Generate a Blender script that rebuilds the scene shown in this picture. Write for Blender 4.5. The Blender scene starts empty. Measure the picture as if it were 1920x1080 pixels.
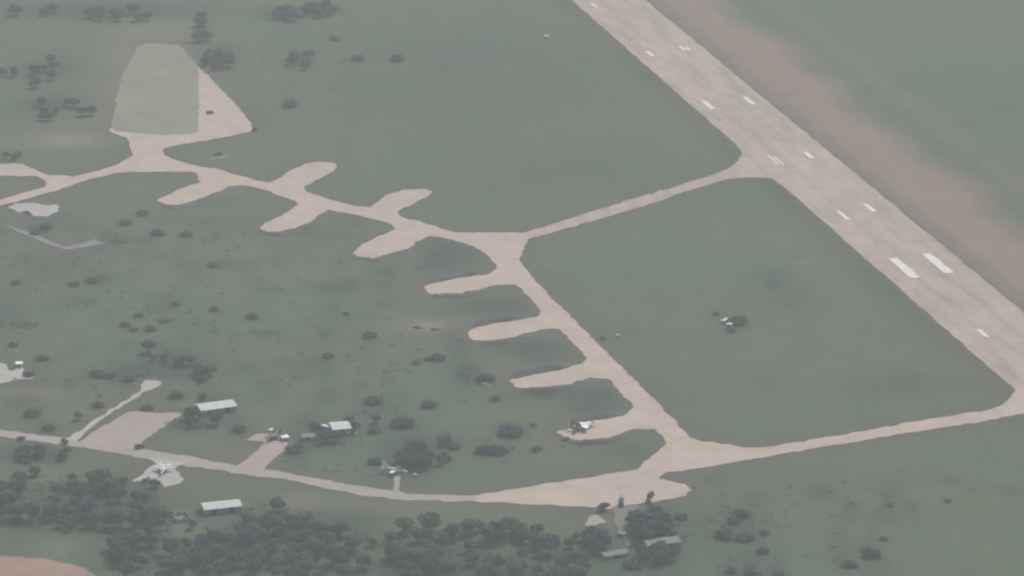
import bpy, bmesh, math, random
import numpy as np
from mathutils import Vector, Matrix

# ------------------------------------------------------------------ camera, light, exposure
PITCH = math.radians(17.4)
FPX = 7660.0                      # focal length in pixels of a 1920 wide frame
CAM_H = 795.0
CAM_Y = -CAM_H / math.tan(PITCH)  # the optical axis meets the ground at the origin

sc = bpy.context.scene
col = sc.collection
cam_d = bpy.data.cameras.new('camera')
cam = bpy.data.objects.new('camera', cam_d)
col.objects.link(cam)
cam.location = (0, CAM_Y, CAM_H)
cam.rotation_euler = (math.pi / 2 - PITCH, 0, 0)
cam_d.sensor_width = 36.0
cam_d.lens = 36.0 * FPX / 1920.0
cam_d.clip_start = 1.0
cam_d.clip_end = 60000.0
cam_d.dof.use_dof = True          # long lens of a small gimbal, focused a little short
cam_d.dof.focus_distance = 100.0
cam_d.dof.aperture_fstop = 3.0
sc.camera = cam

SUN_EL, SUN_AZ = math.radians(43), math.radians(28)   # azimuth clockwise from +Y
world = bpy.data.worlds.new('World')
sc.world = world
world.use_nodes = True
nt = world.node_tree
nt.nodes.clear()
wo = nt.nodes.new('ShaderNodeOutputWorld')
bg = nt.nodes.new('ShaderNodeBackground')
sky = nt.nodes.new('ShaderNodeTexSky')
sky.sky_type = 'NISHITA'
sky.sun_disc = False
sky.sun_elevation = SUN_EL
sky.sun_rotation = SUN_AZ
sky.air_density = 1.0
sky.dust_density = 4.0
sky.ozone_density = 0.6
bg.inputs['Strength'].default_value = 0.10
nt.links.new(sky.outputs[0], bg.inputs[0])
nt.links.new(bg.outputs[0], wo.inputs[0])

sun_d = bpy.data.lights.new('sun', 'SUN')
sun_d.energy = 2.6
sun_d.angle = math.radians(2.0)
sun_d.color = (1.0, 0.95, 0.88)
sun = bpy.data.objects.new('sun', sun_d)
col.objects.link(sun)
sdir = Vector((math.sin(SUN_AZ) * math.cos(SUN_EL), math.cos(SUN_AZ) * math.cos(SUN_EL), math.sin(SUN_EL)))
sun.rotation_euler = sdir.to_track_quat('Z', 'Y').to_euler()
sun.location = sdir * 500

vs = sc.view_settings
vs.view_transform = 'Standard'
vs.look = 'None'
vs.exposure = 0.43
vs.gamma = 1.0
vs.use_curve_mapping = False
sc.cycles.max_bounces = 4
sc.cycles.diffuse_bounces = 2
sc.cycles.volume_bounces = 0
sc.cycles.use_denoising = True
sc.render.filter_size = 1.8

HAZE_DENSITY = 1.18e-4
HAZE_COLOR = (0.885, 0.955, 0.965)

rnd = random.Random(7)


# ------------------------------------------------------------------ pixel of the survey frame -> point of the ground
def G(px, py, z=0.0):
    x = (px - 960.0) / FPX
    y = (540.0 - py) / FPX
    dx, dy, dz = x, math.cos(PITCH) + y * math.sin(PITCH), -math.sin(PITCH) + y * math.cos(PITCH)
    t = (z - CAM_H) / dz
    return Vector((dx * t, CAM_Y + dy * t, z))


def mpp(px, py):
    """metres per pixel across the view at that place"""
    g = G(px, py)
    return (g - cam.location).length / FPX


def heading(a, b):
    """angle that turns +X into the ground direction from pixel a to pixel b"""
    d = G(*b) - G(*a)
    return math.atan2(d.y, d.x)


RUNWAY_AZ = heading((1780, 623), (1280, 183))


# ------------------------------------------------------------------ materials
def nodes_of(m):
    m.use_nodes = True
    n = m.node_tree
    n.nodes.clear()
    o = n.nodes.new('ShaderNodeOutputMaterial')
    b = n.nodes.new('ShaderNodeBsdfPrincipled')
    n.links.new(b.outputs[0], o.inputs[0])
    return n, b


def noise(n, scale, detail=4.0, rough=0.6, vec=None):
    t = n.nodes.new('ShaderNodeTexNoise')
    t.inputs['Scale'].default_value = scale
    t.inputs['Detail'].default_value = detail
    t.inputs['Roughness'].default_value = rough
    if vec is not None:
        n.links.new(vec, t.inputs['Vector'])
    return t.outputs['Fac']


def ramp(n, fac, a, b):
    r = n.nodes.new('ShaderNodeMapRange')
    r.inputs['From Min'].default_value = a
    r.inputs['From Max'].default_value = b
    n.links.new(fac, r.inputs['Value'])
    return r.outputs['Result']


def mix(n, fac, a, b):
    m = n.nodes.new('ShaderNodeMix')
    m.data_type = 'RGBA'
    for sock, v in ((m.inputs[0], fac), (m.inputs[6], a), (m.inputs[7], b)):
        if isinstance(v, (tuple, list)):
            sock.default_value = (*v, 1.0)
        elif isinstance(v, (int, float)):
            sock.default_value = v
        else:
            n.links.new(v, sock)
    return m.outputs[2]


def math_n(n, op, a, b):
    m = n.nodes.new('ShaderNodeMath')
    m.operation = op
    for s, v in zip(m.inputs, (a, b)):
        if isinstance(v, (int, float)):
            s.default_value = v
        else:
            n.links.new(v, s)
    return m.outputs[0]


def position(n):
    return n.nodes.new('ShaderNodeNewGeometry').outputs['Position']


def plain(name, a, b=None, scale=0.6, rough=0.8, metallic=0.0):
    """a surface of one colour with blotches of a second one"""
    m = bpy.data.materials.new(name)
    n, s = nodes_of(m)
    b = b or tuple(c * 0.75 for c in a)
    tc = n.nodes.new('ShaderNodeTexCoord').outputs['Object']
    f = ramp(n, noise(n, scale, 5, 0.65, tc), 0.35, 0.68)
    n.links.new(mix(n, f, b, a), s.inputs['Base Color'])
    s.inputs['Roughness'].default_value = rough
    s.inputs['Metallic'].default_value = metallic
    s.inputs['Specular IOR Level'].default_value = 0.25
    return m


def pavement(name, a, b, c, streak=False):
    """weathered concrete: large pours, blotches, long tyre and water stains"""
    m = bpy.data.materials.new(name)
    n, s = nodes_of(m)
    p = position(n)
    big = ramp(n, noise(n, 0.012, 3, 0.55, p), 0.35, 0.65)
    mid = ramp(n, noise(n, 0.06, 5, 0.65, p), 0.42, 0.70)
    fine = ramp(n, noise(n, 0.5, 4, 0.7, p), 0.3, 0.75)
    x = mix(n, big, a, b)
    if streak:      # rubber and drain stains drawn out along the runway
        mp = n.nodes.new('ShaderNodeMapping')
        mp.vector_type = 'TEXTURE'
        mp.inputs['Rotation'].default_value = (0, 0, RUNWAY_AZ)
        mp.inputs['Scale'].default_value = (7.0, 1.0, 1.0)
        n.links.new(p, mp.inputs['Vector'])
        st = ramp(n, noise(n, 0.10, 5, 0.65, mp.outputs[0]), 0.46, 0.70)
        x = mix(n, math_n(n, 'MULTIPLY', st, 0.8), x, tuple(v * 0.74 for v in c))
    x = mix(n, math_n(n, 'MULTIPLY', mid, 0.75), x, c)
    x = mix(n, math_n(n, 'MULTIPLY', fine, 0.22), x, tuple(v * 0.6 for v in c))
    n.links.new(x, s.inputs['Base Color'])
    s.inputs['Roughness'].default_value = 0.9
    s.inputs['Specular IOR Level'].default_value = 0.15
    return m


def foliage_mat(name, a, b):
    m = bpy.data.materials.new(name)
    n, s = nodes_of(m)
    p = position(n)
    f = ramp(n, noise(n, 0.35, 3, 0.6, p), 0.35, 0.65)
    oi = n.nodes.new('ShaderNodeObjectInfo').outputs['Random']
    x = mix(n, f, a, b)
    x = mix(n, math_n(n, 'MULTIPLY', oi, 0.6), x, tuple(v * 1.3 for v in b))
    n.links.new(x, s.inputs['Base Color'])
    s.inputs['Roughness'].default_value = 0.85
    s.inputs['Specular IOR Level'].default_value = 0.1
    tr = n.nodes.new('ShaderNodeBsdfTranslucent')      # leaves let light through
    n.links.new(x, tr.inputs['Color'])
    ms = n.nodes.new('ShaderNodeMixShader')
    ms.inputs[0].default_value = 0.4
    n.links.new(s.outputs[0], ms.inputs[1])
    n.links.new(tr.outputs[0], ms.inputs[2])
    n.links.new(ms.outputs[0], [q for q in n.nodes if q.type == 'OUTPUT_MATERIAL'][0].inputs['Surface'])
    return m


M = {}
M['runway'] = pavement('runway_concrete', (0.43, 0.355, 0.29), (0.365, 0.31, 0.27), (0.28, 0.235, 0.195), streak=True)
M['taxi'] = pavement('taxiway_concrete', (0.45, 0.37, 0.305), (0.405, 0.342, 0.297), (0.32, 0.27, 0.222))
M['pale'] = pavement('pale_concrete', (0.40, 0.385, 0.36), (0.36, 0.35, 0.335), (0.30, 0.285, 0.27))
M['road'] = pavement('road_concrete', (0.33, 0.30, 0.28), (0.30, 0.28, 0.26), (0.25, 0.23, 0.21))
M['tan'] = pavement('tan_gravel', (0.345, 0.285, 0.26), (0.32, 0.27, 0.25), (0.27, 0.23, 0.21))
M['dirt'] = pavement('pale_dirt', (0.32, 0.29, 0.265), (0.28, 0.25, 0.23), (0.20, 0.18, 0.16))
M['greypath'] = pavement('grey_path', (0.20, 0.205, 0.195), (0.17, 0.175, 0.165), (0.13, 0.14, 0.125))
M['track'] = pavement('trodden_grass', (0.165, 0.155, 0.14), (0.13, 0.135, 0.11), (0.10, 0.105, 0.085))
M['tintapron'] = pavement('green_tinted_concrete', (0.225, 0.225, 0.16), (0.19, 0.19, 0.14), (0.15, 0.15, 0.115))  # green tint put in after a display overlay, not real moss
M['redearth'] = pavement('red_earth', (0.31, 0.205, 0.165), (0.29, 0.19, 0.15), (0.23, 0.155, 0.125))
M['paint'] = plain('marking_paint', (0.74, 0.71, 0.66), (0.52, 0.48, 0.44), 0.3)
M['roofwhite'] = plain('white_roof_sheet', (0.56, 0.585, 0.58), (0.47, 0.49, 0.49), 0.25, 0.6)
M['roofgrey'] = plain('grey_roof_felt', (0.19, 0.205, 0.20), (0.15, 0.165, 0.16), 0.3)
M['roofgreen'] = plain('green_grey_roof', (0.19, 0.225, 0.215), (0.15, 0.175, 0.165), 0.3)
M['wall'] = plain('rendered_wall', (0.30, 0.29, 0.27), (0.22, 0.21, 0.20), 0.5)
M['wallpale'] = plain('pale_wall', (0.50, 0.50, 0.48), (0.40, 0.40, 0.38), 0.5)
M['brick'] = plain('ruin_masonry', (0.32, 0.31, 0.30), (0.22, 0.21, 0.20), 0.7)
M['dark'] = plain('dark_opening', (0.03, 0.03, 0.032), (0.02, 0.02, 0.02))
M['glass'] = plain('window_glass', (0.04, 0.05, 0.06), (0.03, 0.035, 0.04), 0.5, 0.15)
M['jetgrey'] = plain('jet_light_grey', (0.50, 0.52, 0.53), (0.38, 0.40, 0.41), 0.35, 0.55)
M['jetpale'] = plain('jet_pale_grey', (0.80, 0.80, 0.78), (0.66, 0.66, 0.64), 0.35, 0.55)
M['jetdark'] = plain('jet_dark_grey', (0.07, 0.075, 0.075), (0.045, 0.05, 0.05), 0.4, 0.55)
M['jetcamo'] = plain('jet_camouflage', (0.11, 0.115, 0.10), (0.05, 0.052, 0.046), 0.28, 0.6)
M['nozzle'] = plain('burnt_metal', (0.08, 0.075, 0.07), (0.05, 0.05, 0.05), 1.0, 0.5, 0.6)
M['rubber'] = plain('rubber', (0.03, 0.03, 0.03))
M['truckgreen'] = plain('truck_green', (0.045, 0.05, 0.038), (0.03, 0.033, 0.028), 0.8, 0.6)
M['canvas'] = plain('dark_canvas', (0.05, 0.045, 0.04), (0.035, 0.03, 0.03), 0.8, 0.9)
M['canvaspale'] = plain('pale_canvas', (0.34, 0.34, 0.31), (0.26, 0.26, 0.24), 0.8, 0.9)
M['whitepaint'] = plain('white_paint', (0.80, 0.80, 0.79), (0.66, 0.66, 0.65), 0.6, 0.5)
M['bank'] = plain('dry_bank_grass', (0.085, 0.085, 0.066), (0.055, 0.062, 0.048), 0.12, 0.95)
M['shadebank'] = plain('shade_painted_bank', (0.06, 0.054, 0.048), (0.042, 0.038, 0.034), 0.2, 0.95)  # pale earth painted dark: shade of the near faces is in the colour
M['shadeearth'] = plain('shade_painted_earth', (0.05, 0.045, 0.04), (0.035, 0.032, 0.03), 0.3, 0.95)  # slit banks coloured dark to stand for their shaded near faces
M['bark'] = plain('bark', (0.09, 0.075, 0.06), (0.06, 0.05, 0.04), 1.5, 0.95)
M['leafdark'] = foliage_mat('leaf_dark', (0.050, 0.078, 0.062), (0.064, 0.096, 0.074))
M['leafmid'] = foliage_mat('leaf_mid', (0.068, 0.102, 0.070), (0.084, 0.118, 0.080))
M['leafolive'] = foliage_mat('leaf_olive', (0.090, 0.110, 0.068), (0.108, 0.124, 0.080))
M['leafblue'] = foliage_mat('leaf_bluish', (0.062, 0.082, 0.086), (0.076, 0.098, 0.100))

# ground
gm = bpy.data.materials.new('airfield_grass')
n, s = nodes_of(gm)
p = position(n)
att = n.nodes.new('ShaderNodeAttribute')
att.attribute_name = 'cover'
sep = n.nodes.new('ShaderNodeSeparateColor')
n.links.new(att.outputs['Color'], sep.inputs[0])
soil_a, lush_a, red_a = sep.outputs[0], sep.outputs[1], sep.outputs[2]
n1 = ramp(n, noise(n, 0.0065, 4, 0.6, p), 0.36, 0.64)
n2 = ramp(n, noise(n, 0.030, 5, 0.65, p), 0.38, 0.66)
n3 = ramp(n, noise(n, 0.10, 6, 0.72, p), 0.36, 0.66)
n4 = ramp(n, noise(n, 0.9, 4, 0.7, p), 0.30, 0.75)
n0 = ramp(n, noise(n, 0.0028, 3, 0.5, p), 0.38, 0.62)
g = mix(n, n1, (0.052, 0.118, 0.070), (0.108, 0.120, 0.066))
g = mix(n, math_n(n, 'MULTIPLY', n0, 0.55), g, (0.082, 0.098, 0.086))
g = mix(n, math_n(n, 'MULTIPLY', n2, 0.70), g, (0.058, 0.096, 0.058))
g = mix(n, math_n(n, 'MULTIPLY', n3, 0.70), g, (0.112, 0.136, 0.082))
g = mix(n, math_n(n, 'MULTIPLY', n4, 0.25), g, (0.060, 0.074, 0.056))
soilc = mix(n, n2, (0.255, 0.182, 0.152), (0.220, 0.166, 0.140))
soilc = mix(n, math_n(n, 'MULTIPLY', n3, 0.35), soilc, (0.175, 0.138, 0.110))
sm = math_n(n, 'MULTIPLY', soil_a, math_n(n, 'ADD', math_n(n, 'MULTIPLY', n3, 0.35), 0.78))
g = mix(n, sm, g, soilc)
g = mix(n, math_n(n, 'MULTIPLY', red_a, math_n(n, 'ADD', math_n(n, 'MULTIPLY', n2, 0.6), 0.5)), g, (0.100, 0.084, 0.072))
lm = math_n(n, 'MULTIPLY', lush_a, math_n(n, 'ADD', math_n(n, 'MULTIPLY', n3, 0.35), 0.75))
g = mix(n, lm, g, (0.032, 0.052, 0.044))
dry = math_n(n, 'MULTIPLY', att.outputs['Alpha'], math_n(n, 'ADD', math_n(n, 'MULTIPLY', n3, 0.4), 0.7))
g = mix(n, dry, g, (0.190, 0.185, 0.130))
n.links.new(g, s.inputs['Base Color'])
s.inputs['Roughness'].default_value = 1.0
s.inputs['Specular IOR Level'].default_value = 0.0
M['ground'] = gm


# ------------------------------------------------------------------ small mesh toolkit
class MB:
    def __init__(self):
        self.v, self.f = [], []

    def add(self, vs_, fs_):
        b = len(self.v)
        self.v += [tuple(q) for q in vs_]
        self.f += [tuple(i + b for i in q) for q in fs_]
        return self

    def box(self, x0, x1, y0, y1, z0, z1):
        return self.add([(x0, y0, z0), (x1, y0, z0), (x1, y1, z0), (x0, y1, z0), (x0, y0, z1), (x1, y0, z1), (x1, y1, z1), (x0, y1, z1)],
                        [(3, 2, 1, 0), (4, 5, 6, 7), (0, 1, 5, 4), (1, 2, 6, 5), (2, 3, 7, 6), (3, 0, 4, 7)])

    def prism(self, pts, z0, z1):
        """pts counter-clockwise in the xy plane"""
        k = len(pts)
        return self.add([(x, y, z0) for x, y in pts] + [(x, y, z1) for x, y in pts],
                        [tuple(range(k - 1, -1, -1)), tuple(range(k, 2 * k))] + [(i, (i + 1) % k, k + (i + 1) % k, k + i) for i in range(k)])

    def slab(self, quad, normal, th):
        """a thick plate: outline in 3D with a thickness along normal, thinner towards nothing"""
        nrm = Vector(normal).normalized() * th * 0.5
        k = len(quad)
        q = [Vector(a) for a in quad]
        return self.add([a - nrm for a in q] + [a + nrm for a in q],
                        [tuple(range(k - 1, -1, -1)), tuple(range(k, 2 * k))] + [(i, (i + 1) % k, k + (i + 1) % k, k + i) for i in range(k)])

    def loft(self, secs, seg=12, power=1.0):
        """secs: (x, y, z, half width, half height); closed ends; along x"""
        vs_, fs_ = [], []
        for (x, y, z, w, h) in secs:
            for i in range(seg):
                a = 2 * math.pi * i / seg
                ca, sa = math.cos(a), math.sin(a)
                vs_.append((x, y + w * math.copysign(abs(ca) ** power, ca), z + h * math.copysign(abs(sa) ** power, sa)))
        for k in range(len(secs) - 1):
            for i in range(seg):
                j = (i + 1) % seg
                fs_.append((k * seg + i, k * seg + j, (k + 1) * seg + j, (k + 1) * seg + i))
        fs_.append(tuple(range(seg - 1, -1, -1)))
        e = (len(secs) - 1) * seg
        fs_.append(tuple(range(e, e + seg)))
        return self.add(vs_, fs_)

    def tube(self, a, b, r0, r1=None, seg=7):
        a, b = Vector(a), Vector(b)
        r1 = r0 if r1 is None else r1
        d = (b - a).normalized()
        u = d.orthogonal().normalized()
        w = d.cross(u)
        vs_ = []
        for c, r in ((a, r0), (b, r1)):
            for i in range(seg):
                t = 2 * math.pi * i / seg
                vs_.append(c + u * (r * math.cos(t)) + w * (r * math.sin(t)))
        return self.add(vs_, [(i, (i + 1) % seg, seg + (i + 1) % seg, seg + i) for i in range(seg)] + [tuple(range(seg - 1, -1, -1)), tuple(range(seg, 2 * seg))])

    def mesh(self, name, mat, smooth=False):
        me = bpy.data.meshes.new(name)
        me.from_pydata(self.v, [], self.f)
        bm = bmesh.new()
        bm.from_mesh(me)
        bmesh.ops.recalc_face_normals(bm, faces=bm.faces)
        bm.to_mesh(me)
        bm.free()
        me.materials.append(mat)
        if smooth:
            for q in me.polygons:
                q.use_smooth = True
        return me

    def build(self, name, mat, parent=None, smooth=False):
        o = bpy.data.objects.new(name, self.mesh(name, mat, smooth))
        col.objects.link(o)
        o.parent = parent
        return o


def tag(o, label, cat, group=None, kind=None):
    o['label'] = label
    o['category'] = cat
    if group:
        o['group'] = group
    if kind:
        o['kind'] = kind
    return o


def thing(name, label, cat, loc, rz=0.0, group=None):
    o = bpy.data.objects.new(name, None)
    o.empty_display_size = 1.0
    col.objects.link(o)
    o.location = loc
    o.rotation_euler = (0, 0, rz)
    return tag(o, label, cat, group)


def copy_tree(o, loc=None, rz=None, parent=None, scale=None):
    c = o.copy()
    col.objects.link(c)
    c.parent = parent
    if loc is not None:
        c.location = loc
    if rz is not None:
        c.rotation_euler = (0, 0, rz)
    if scale is not None:
        c.scale = scale
    for ch in [q for q in KIDS.get(o.name, list(o.children))]:
        copy_tree(ch, parent=c)
    return c


KIDS = {}

# ------------------------------------------------------------------ haze, closed box round camera and ground
def build_haze():
    b = MB().box(-16500, 16500, -16500, 16500, -2.0, CAM_H + 25.0)
    m = bpy.data.materials.new('haze_air')
    m.use_nodes = True
    q = m.node_tree
    q.nodes.clear()
    o = q.nodes.new('ShaderNodeOutputMaterial')
    v = q.nodes.new('ShaderNodeVolumePrincipled')
    v.inputs['Color'].default_value = (*HAZE_COLOR, 1)
    v.inputs['Density'].default_value = HAZE_DENSITY
    v.inputs['Anisotropy'].default_value = 0.0
    v.inputs['Density Attribute'].default_value = ''
    q.links.new(v.outputs[0], o.inputs['Volume'])
    h = b.build('haze', m)
    h['kind'] = 'stuff'
    h.display_type = 'WIRE'


build_haze()

# ------------------------------------------------------------------ pavements: outlines in survey pixels
PAVE = []      # world outlines, for the trodden verge on the ground


def outline(px_pts, jitter=1.0, step=4.0, seed=1):
    r = random.Random(seed)
    w = [G(*q) for q in px_pts]
    out = []
    k = len(w)
    for i in range(k):
        a, b = w[i], w[(i + 1) % k]
        L = (b - a).length
        m_ = max(1, int(L / step))
        for j in range(m_):
            q = a.lerp(b, j / m_)
            if jitter:
                q = q + Vector((r.uniform(-1, 1) * jitter, r.uniform(-1, 1) * jitter * 1.3, 0))
            out.append(q)
    return out


def smooth_poly(pts, it=1):
    for _ in range(it):
        k = len(pts)
        q = []
        for i in range(k):
            a, b = Vector(pts[i]), Vector(pts[(i + 1) % k])
            q += [tuple(a * 0.90 + b * 0.10), tuple(a * 0.10 + b * 0.90)]
        pts = q
    return pts


NLEV = [0]


def sheet(name, pts, mat, label, cat='pavement', jitter=1.0, rounding=1, verge=True, world_pts=None):
    NLEV[0] += 1
    z = 0.05 + 0.012 * NLEV[0]
    if world_pts is None:
        pts = smooth_poly(pts, rounding) if rounding else pts
        w = outline(pts, jitter, seed=NLEV[0])
    else:
        w = world_pts
    if verge:
        PAVE.append([(q.x, q.y) for q in w])
    bm = bmesh.new()
    top = [bm.verts.new((q.x, q.y, z)) for q in w]
    bot = [bm.verts.new((q.x, q.y, -0.3)) for q in w]
    f = bm.faces.new(top)
    f.normal_update()
    if f.normal.z < 0:
        f.normal_flip()
    k = len(w)
    for i in range(k):
        j = (i + 1) % k
        bm.faces.new((top[i], bot[i], bot[j], top[j]))
    bmesh.ops.recalc_face_normals(bm, faces=bm.faces)
    bmesh.ops.triangulate(bm, faces=[q for q in bm.faces if len(q.verts) > 4], quad_method='BEAUTY', ngon_method='EAR_CLIP')
    me = bpy.data.meshes.new(name)
    bm.to_mesh(me)
    bm.free()
    me.materials.append(M[mat])
    o = bpy.data.objects.new(name, me)
    col.objects.link(o)
    tag(o, label, cat, kind='structure')
    return o, z


# runway: straight strip
rl0, rl1 = G(1280, 183), G(1780, 623)
rdir = (rl0 - rl1).normalized()
rn = Vector((rdir.y, -rdir.x, 0))            # towards the far (right) side
RW = (G(1480, 223) - rl0).dot(rn)
RW = 0.5 * (RW + (G(1780, 470) - rl0).dot(rn))
a0, a1 = rl1 - rdir * 620, rl1 + rdir * 2700
rr = random.Random(3)
wp = []
L = (a1 - a0).length
for i in range(int(L / 9) + 1):
    wp.append(a0 + rdir * (i * 9) + rn * rr.uniform(-0.7, 0.7))
for i in range(int(L / 9), -1, -1):
    wp.append(a0 + rdir * (i * 9) + rn * (RW + rr.uniform(-0.7, 0.7)))
runway, RZ = sheet('runway', None, 'runway', 'wide pale concrete runway crossing the upper right of the airfield', 'runway', world_pts=wp)


def marking(px, py, length, width, name='runway_marking'):
    c = G(px, py, 0)
    m_ = MB()
    a, b = rdir * (length / 2), rn * (width / 2)
    r = random.Random(int(px))
    pts = []
    K = 6
    for i in range(K + 1):
        pts.append(c - a + a * (2 * i / K) - b * r.uniform(0.8, 1.05))
    for i in range(K, -1, -1):
        pts.append(c - a + a * (2 * i / K) + b * r.uniform(0.8, 1.05))
    if (pts[1] - pts[0]).cross(pts[-1] - pts[0]).z < 0:
        pts.reverse()
    m_.prism([(q.x, q.y) for q in pts], RZ + 0.005, RZ + 0.16)
    return m_.build(name, M['paint'], runway)


for (x, y, l, w) in ((1219, 101, 18, 3.4), (1280, 91, 14, 3.4), (1290, 92, 10, 2.6), (1328, 197, 24, 4.2), (1405, 189, 22, 4.0),
                     (1449, 299, 24, 1.7), (1460, 301, 24, 1.7), (1516, 291, 16, 4), (1581, 404, 22, 3.2), (1631, 390, 20, 3.6),
                     (1843, 625, 16, 3.2), (1113, 10, 16, 3.0)):
    marking(x, y, l, w)
marking(1695, 503, 45, 7.0)
marking(1758, 494, 45, 7.0)

sheet('taxiway', [(1470, 250), (1372, 258), (1391, 284), (1386, 297), (1374, 311), (1355, 321), (1300, 339), (1215, 365), (1112, 396), (1032, 421),
                  (980, 437), (940, 437), (930, 470), (975, 482), (984, 460), (992, 447), (1035, 437), (1135, 407), (1235, 378), (1280, 360),
                  (1325, 347), (1370, 334), (1443, 333), (1462, 345), (1520, 390), (1580, 400)], 'runway',
      'narrow connecting taxiway running from the central fork up to the runway', 'taxiway')
sheet('taxiway', [(852, 436), (980, 436), (990, 447), (982, 462), (972, 491), (1035, 560), (1077, 600), (1125, 648), (1227, 750), (1295, 821),
                  (1330, 850), (1270, 870), (1230, 850), (1254, 831), (1227, 804), (1190, 764), (1140, 709), (1102, 671), (1075, 645), (1051, 617), (1015, 583),
                  (980, 545), (966, 530), (935, 515), (931, 497), (920, 485), (902, 470), (880, 459), (845, 450)], 'taxi',
      'straight taxiway slanting down the middle past four parking stands', 'taxiway')
sheet('hardstand', [(965, 500), (926, 505), (914, 515), (870, 520), (822, 527), (792, 538), (805, 551), (830, 550), (865, 550), (872, 545), (880, 546),
                    (905, 541), (925, 535), (970, 534), (1000, 545)], 'taxi', 'tongue shaped parking stand, uppermost of the four beside the straight taxiway', 'hardstand')
sheet('hardstand', [(1055, 590), (1015, 585), (1005, 594), (975, 600), (915, 607), (895, 614), (875, 625), (889, 639), (932, 637), (980, 627), (1010, 620),
                    (1035, 617), (1053, 618), (1090, 630)], 'taxi', 'tongue shaped parking stand, second from the top beside the straight taxiway', 'hardstand')
sheet('hardstand', [(1140, 675), (1102, 671), (1095, 681), (1057, 691), (1020, 696), (980, 704), (952, 714), (970, 727), (1027, 726), (1057, 722), (1085, 714),
                    (1105, 709), (1142, 710), (1180, 725)], 'taxi', 'empty parking stand next above the one holding the dark-finned jet', 'hardstand')
sheet('hardstand', [(1230, 770), (1190, 764), (1172, 780), (1120, 786), (1090, 790), (1067, 804), (1042, 810), (1060, 821), (1080, 825), (1115, 824), (1147, 820),
                    (1172, 810), (1190, 805), (1230, 805), (1265, 820)], 'taxi', 'long parking stand with the pale dark-finned jet standing on it', 'hardstand')
sheet('taxiway', [(1252, 831), (1275, 815), (1295, 821), (1317, 827), (1375, 835), (1395, 840), (1425, 840), (1493, 830), (1613, 810), (1727, 788), (1860, 768),
                  (1878, 757), (1902, 737), (1905, 722), (1970, 760), (1970, 766), (1913, 777), (1847, 790), (1727, 808), (1613, 827), (1533, 840), (1440, 856), (1315, 877),
                  (1255, 885), (1240, 891), (1225, 905), (1180, 905), (1195, 881), (1220, 857)], 'taxi',
      'lower taxiway running from the flared junction right to the runway', 'taxiway')
sheet('apron', [(1000, 911), (1112, 894), (1195, 881), (1215, 862), (1250, 880), (1240, 891), (1239, 899), (1265, 904), (1282, 907), (1297, 917), (1287, 927),
                (1267, 935), (1232, 939), (1175, 949), (1140, 954), (1100, 951), (1040, 948), (960, 944), (875, 940), (875, 931), (940, 921)], 'taxi',
      'broad pale apron with a rounded right end where dark trucks stand', 'apron')
sheet('road', [(-30, 802), (0, 806), (65, 815), (122, 822), (160, 829), (262, 842), (358, 856), (441, 873), (500, 880), (575, 894), (650, 907), (732, 921), (775, 927), (875, 931),
               (900, 936), (875, 941), (750, 938), (687, 930), (615, 917), (550, 902), (480, 893), (389, 879), (337, 873), (283, 863), (215, 849), (150, 840), (111, 834), (47, 825), (0, 818), (-30, 815)],
      'road', 'long pale road crossing the lower left below the sheds', 'road')
sheet('gravel_yard', [(148, 830), (160, 820), (235, 775), (250, 772), (295, 775), (344, 774), (320, 790), (265, 830), (262, 846), (200, 842)], 'tan',
      'pinkish tan gravel yard on the upper side of the lower road', 'yard')
sheet('path', [(122, 824), (135, 817), (153, 807), (200, 773), (262, 734), (268, 738), (204, 778), (160, 812), (146, 828)], 'pale',
      'thin straight pale path leading from road to a small pad', 'path')
sheet('pad', [(270, 714), (306, 715), (295, 726), (267, 737), (260, 735)], 'pale', 'small pale triangular pad at the end of the thin straight path', 'pad')
sheet('pad', [(441, 876), (455, 868), (477, 850), (497, 830), (480, 827), (461, 824), (475, 815), (505, 812), (532, 818), (541, 826), (530, 847), (500, 872), (492, 884)], 'tan',
      'flared parking pad right of the gravel yard where a dark jet stands', 'pad')
sheet('pad', [(280, 858), (284, 863), (292, 872), (280, 876), (266, 890), (249, 900), (253, 903), (263, 903), (278, 894), (290, 902), (302, 903), (307, 914), (335, 908),
              (344, 900), (334, 886), (326, 880), (332, 874), (347, 872), (340, 866)], 'pale', 'irregular pale pad below the road with the white-finned jet on it', 'pad')
sheet('path', [(736, 924), (742, 905), (738, 893), (748, 884), (758, 882), (770, 887), (752, 893), (747, 908), (752, 925)], 'dirt', 'short dirt track from the lower road up to the white trainer jet', 'path')
sheet('taxiway', [(400, 315), (445, 329), (487, 340), (505, 342), (580, 362), (620, 375), (665, 387), (695, 389), (750, 406), (790, 417), (852, 436), (880, 440),
                  (900, 470), (875, 457), (817, 443), (797, 444), (735, 421), (700, 411), (650, 400), (617, 394), (550, 376), (520, 366), (495, 356), (455, 347), (430, 350), (377, 345), (365, 322)], 'taxi',
      'taxiway winding from the central fork to the upper left apron', 'taxiway')
sheet('hardstand', [(495, 348), (525, 334), (540, 322), (570, 310), (592, 304), (625, 305), (632, 312), (628, 320), (600, 335), (572, 350), (570, 357), (584, 366), (545, 372)], 'taxi',
      'upper tongue stand nearest the upper left apron, pointing away right', 'hardstand')
sheet('hardstand', [(690, 392), (712, 377), (725, 366), (760, 356), (795, 355), (812, 360), (800, 369), (770, 385), (745, 397), (750, 408), (740, 414)], 'taxi',
      'upper tongue stand nearest the central fork, pointing away right', 'hardstand')
sheet('hardstand', [(825, 440), (797, 446), (780, 455), (767, 466), (735, 475), (707, 484), (680, 483), (661, 476), (682, 457), (712, 442), (742, 430), (735, 418)], 'taxi',
      'lower left pointing stand nearest the central fork', 'hardstand')
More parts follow.
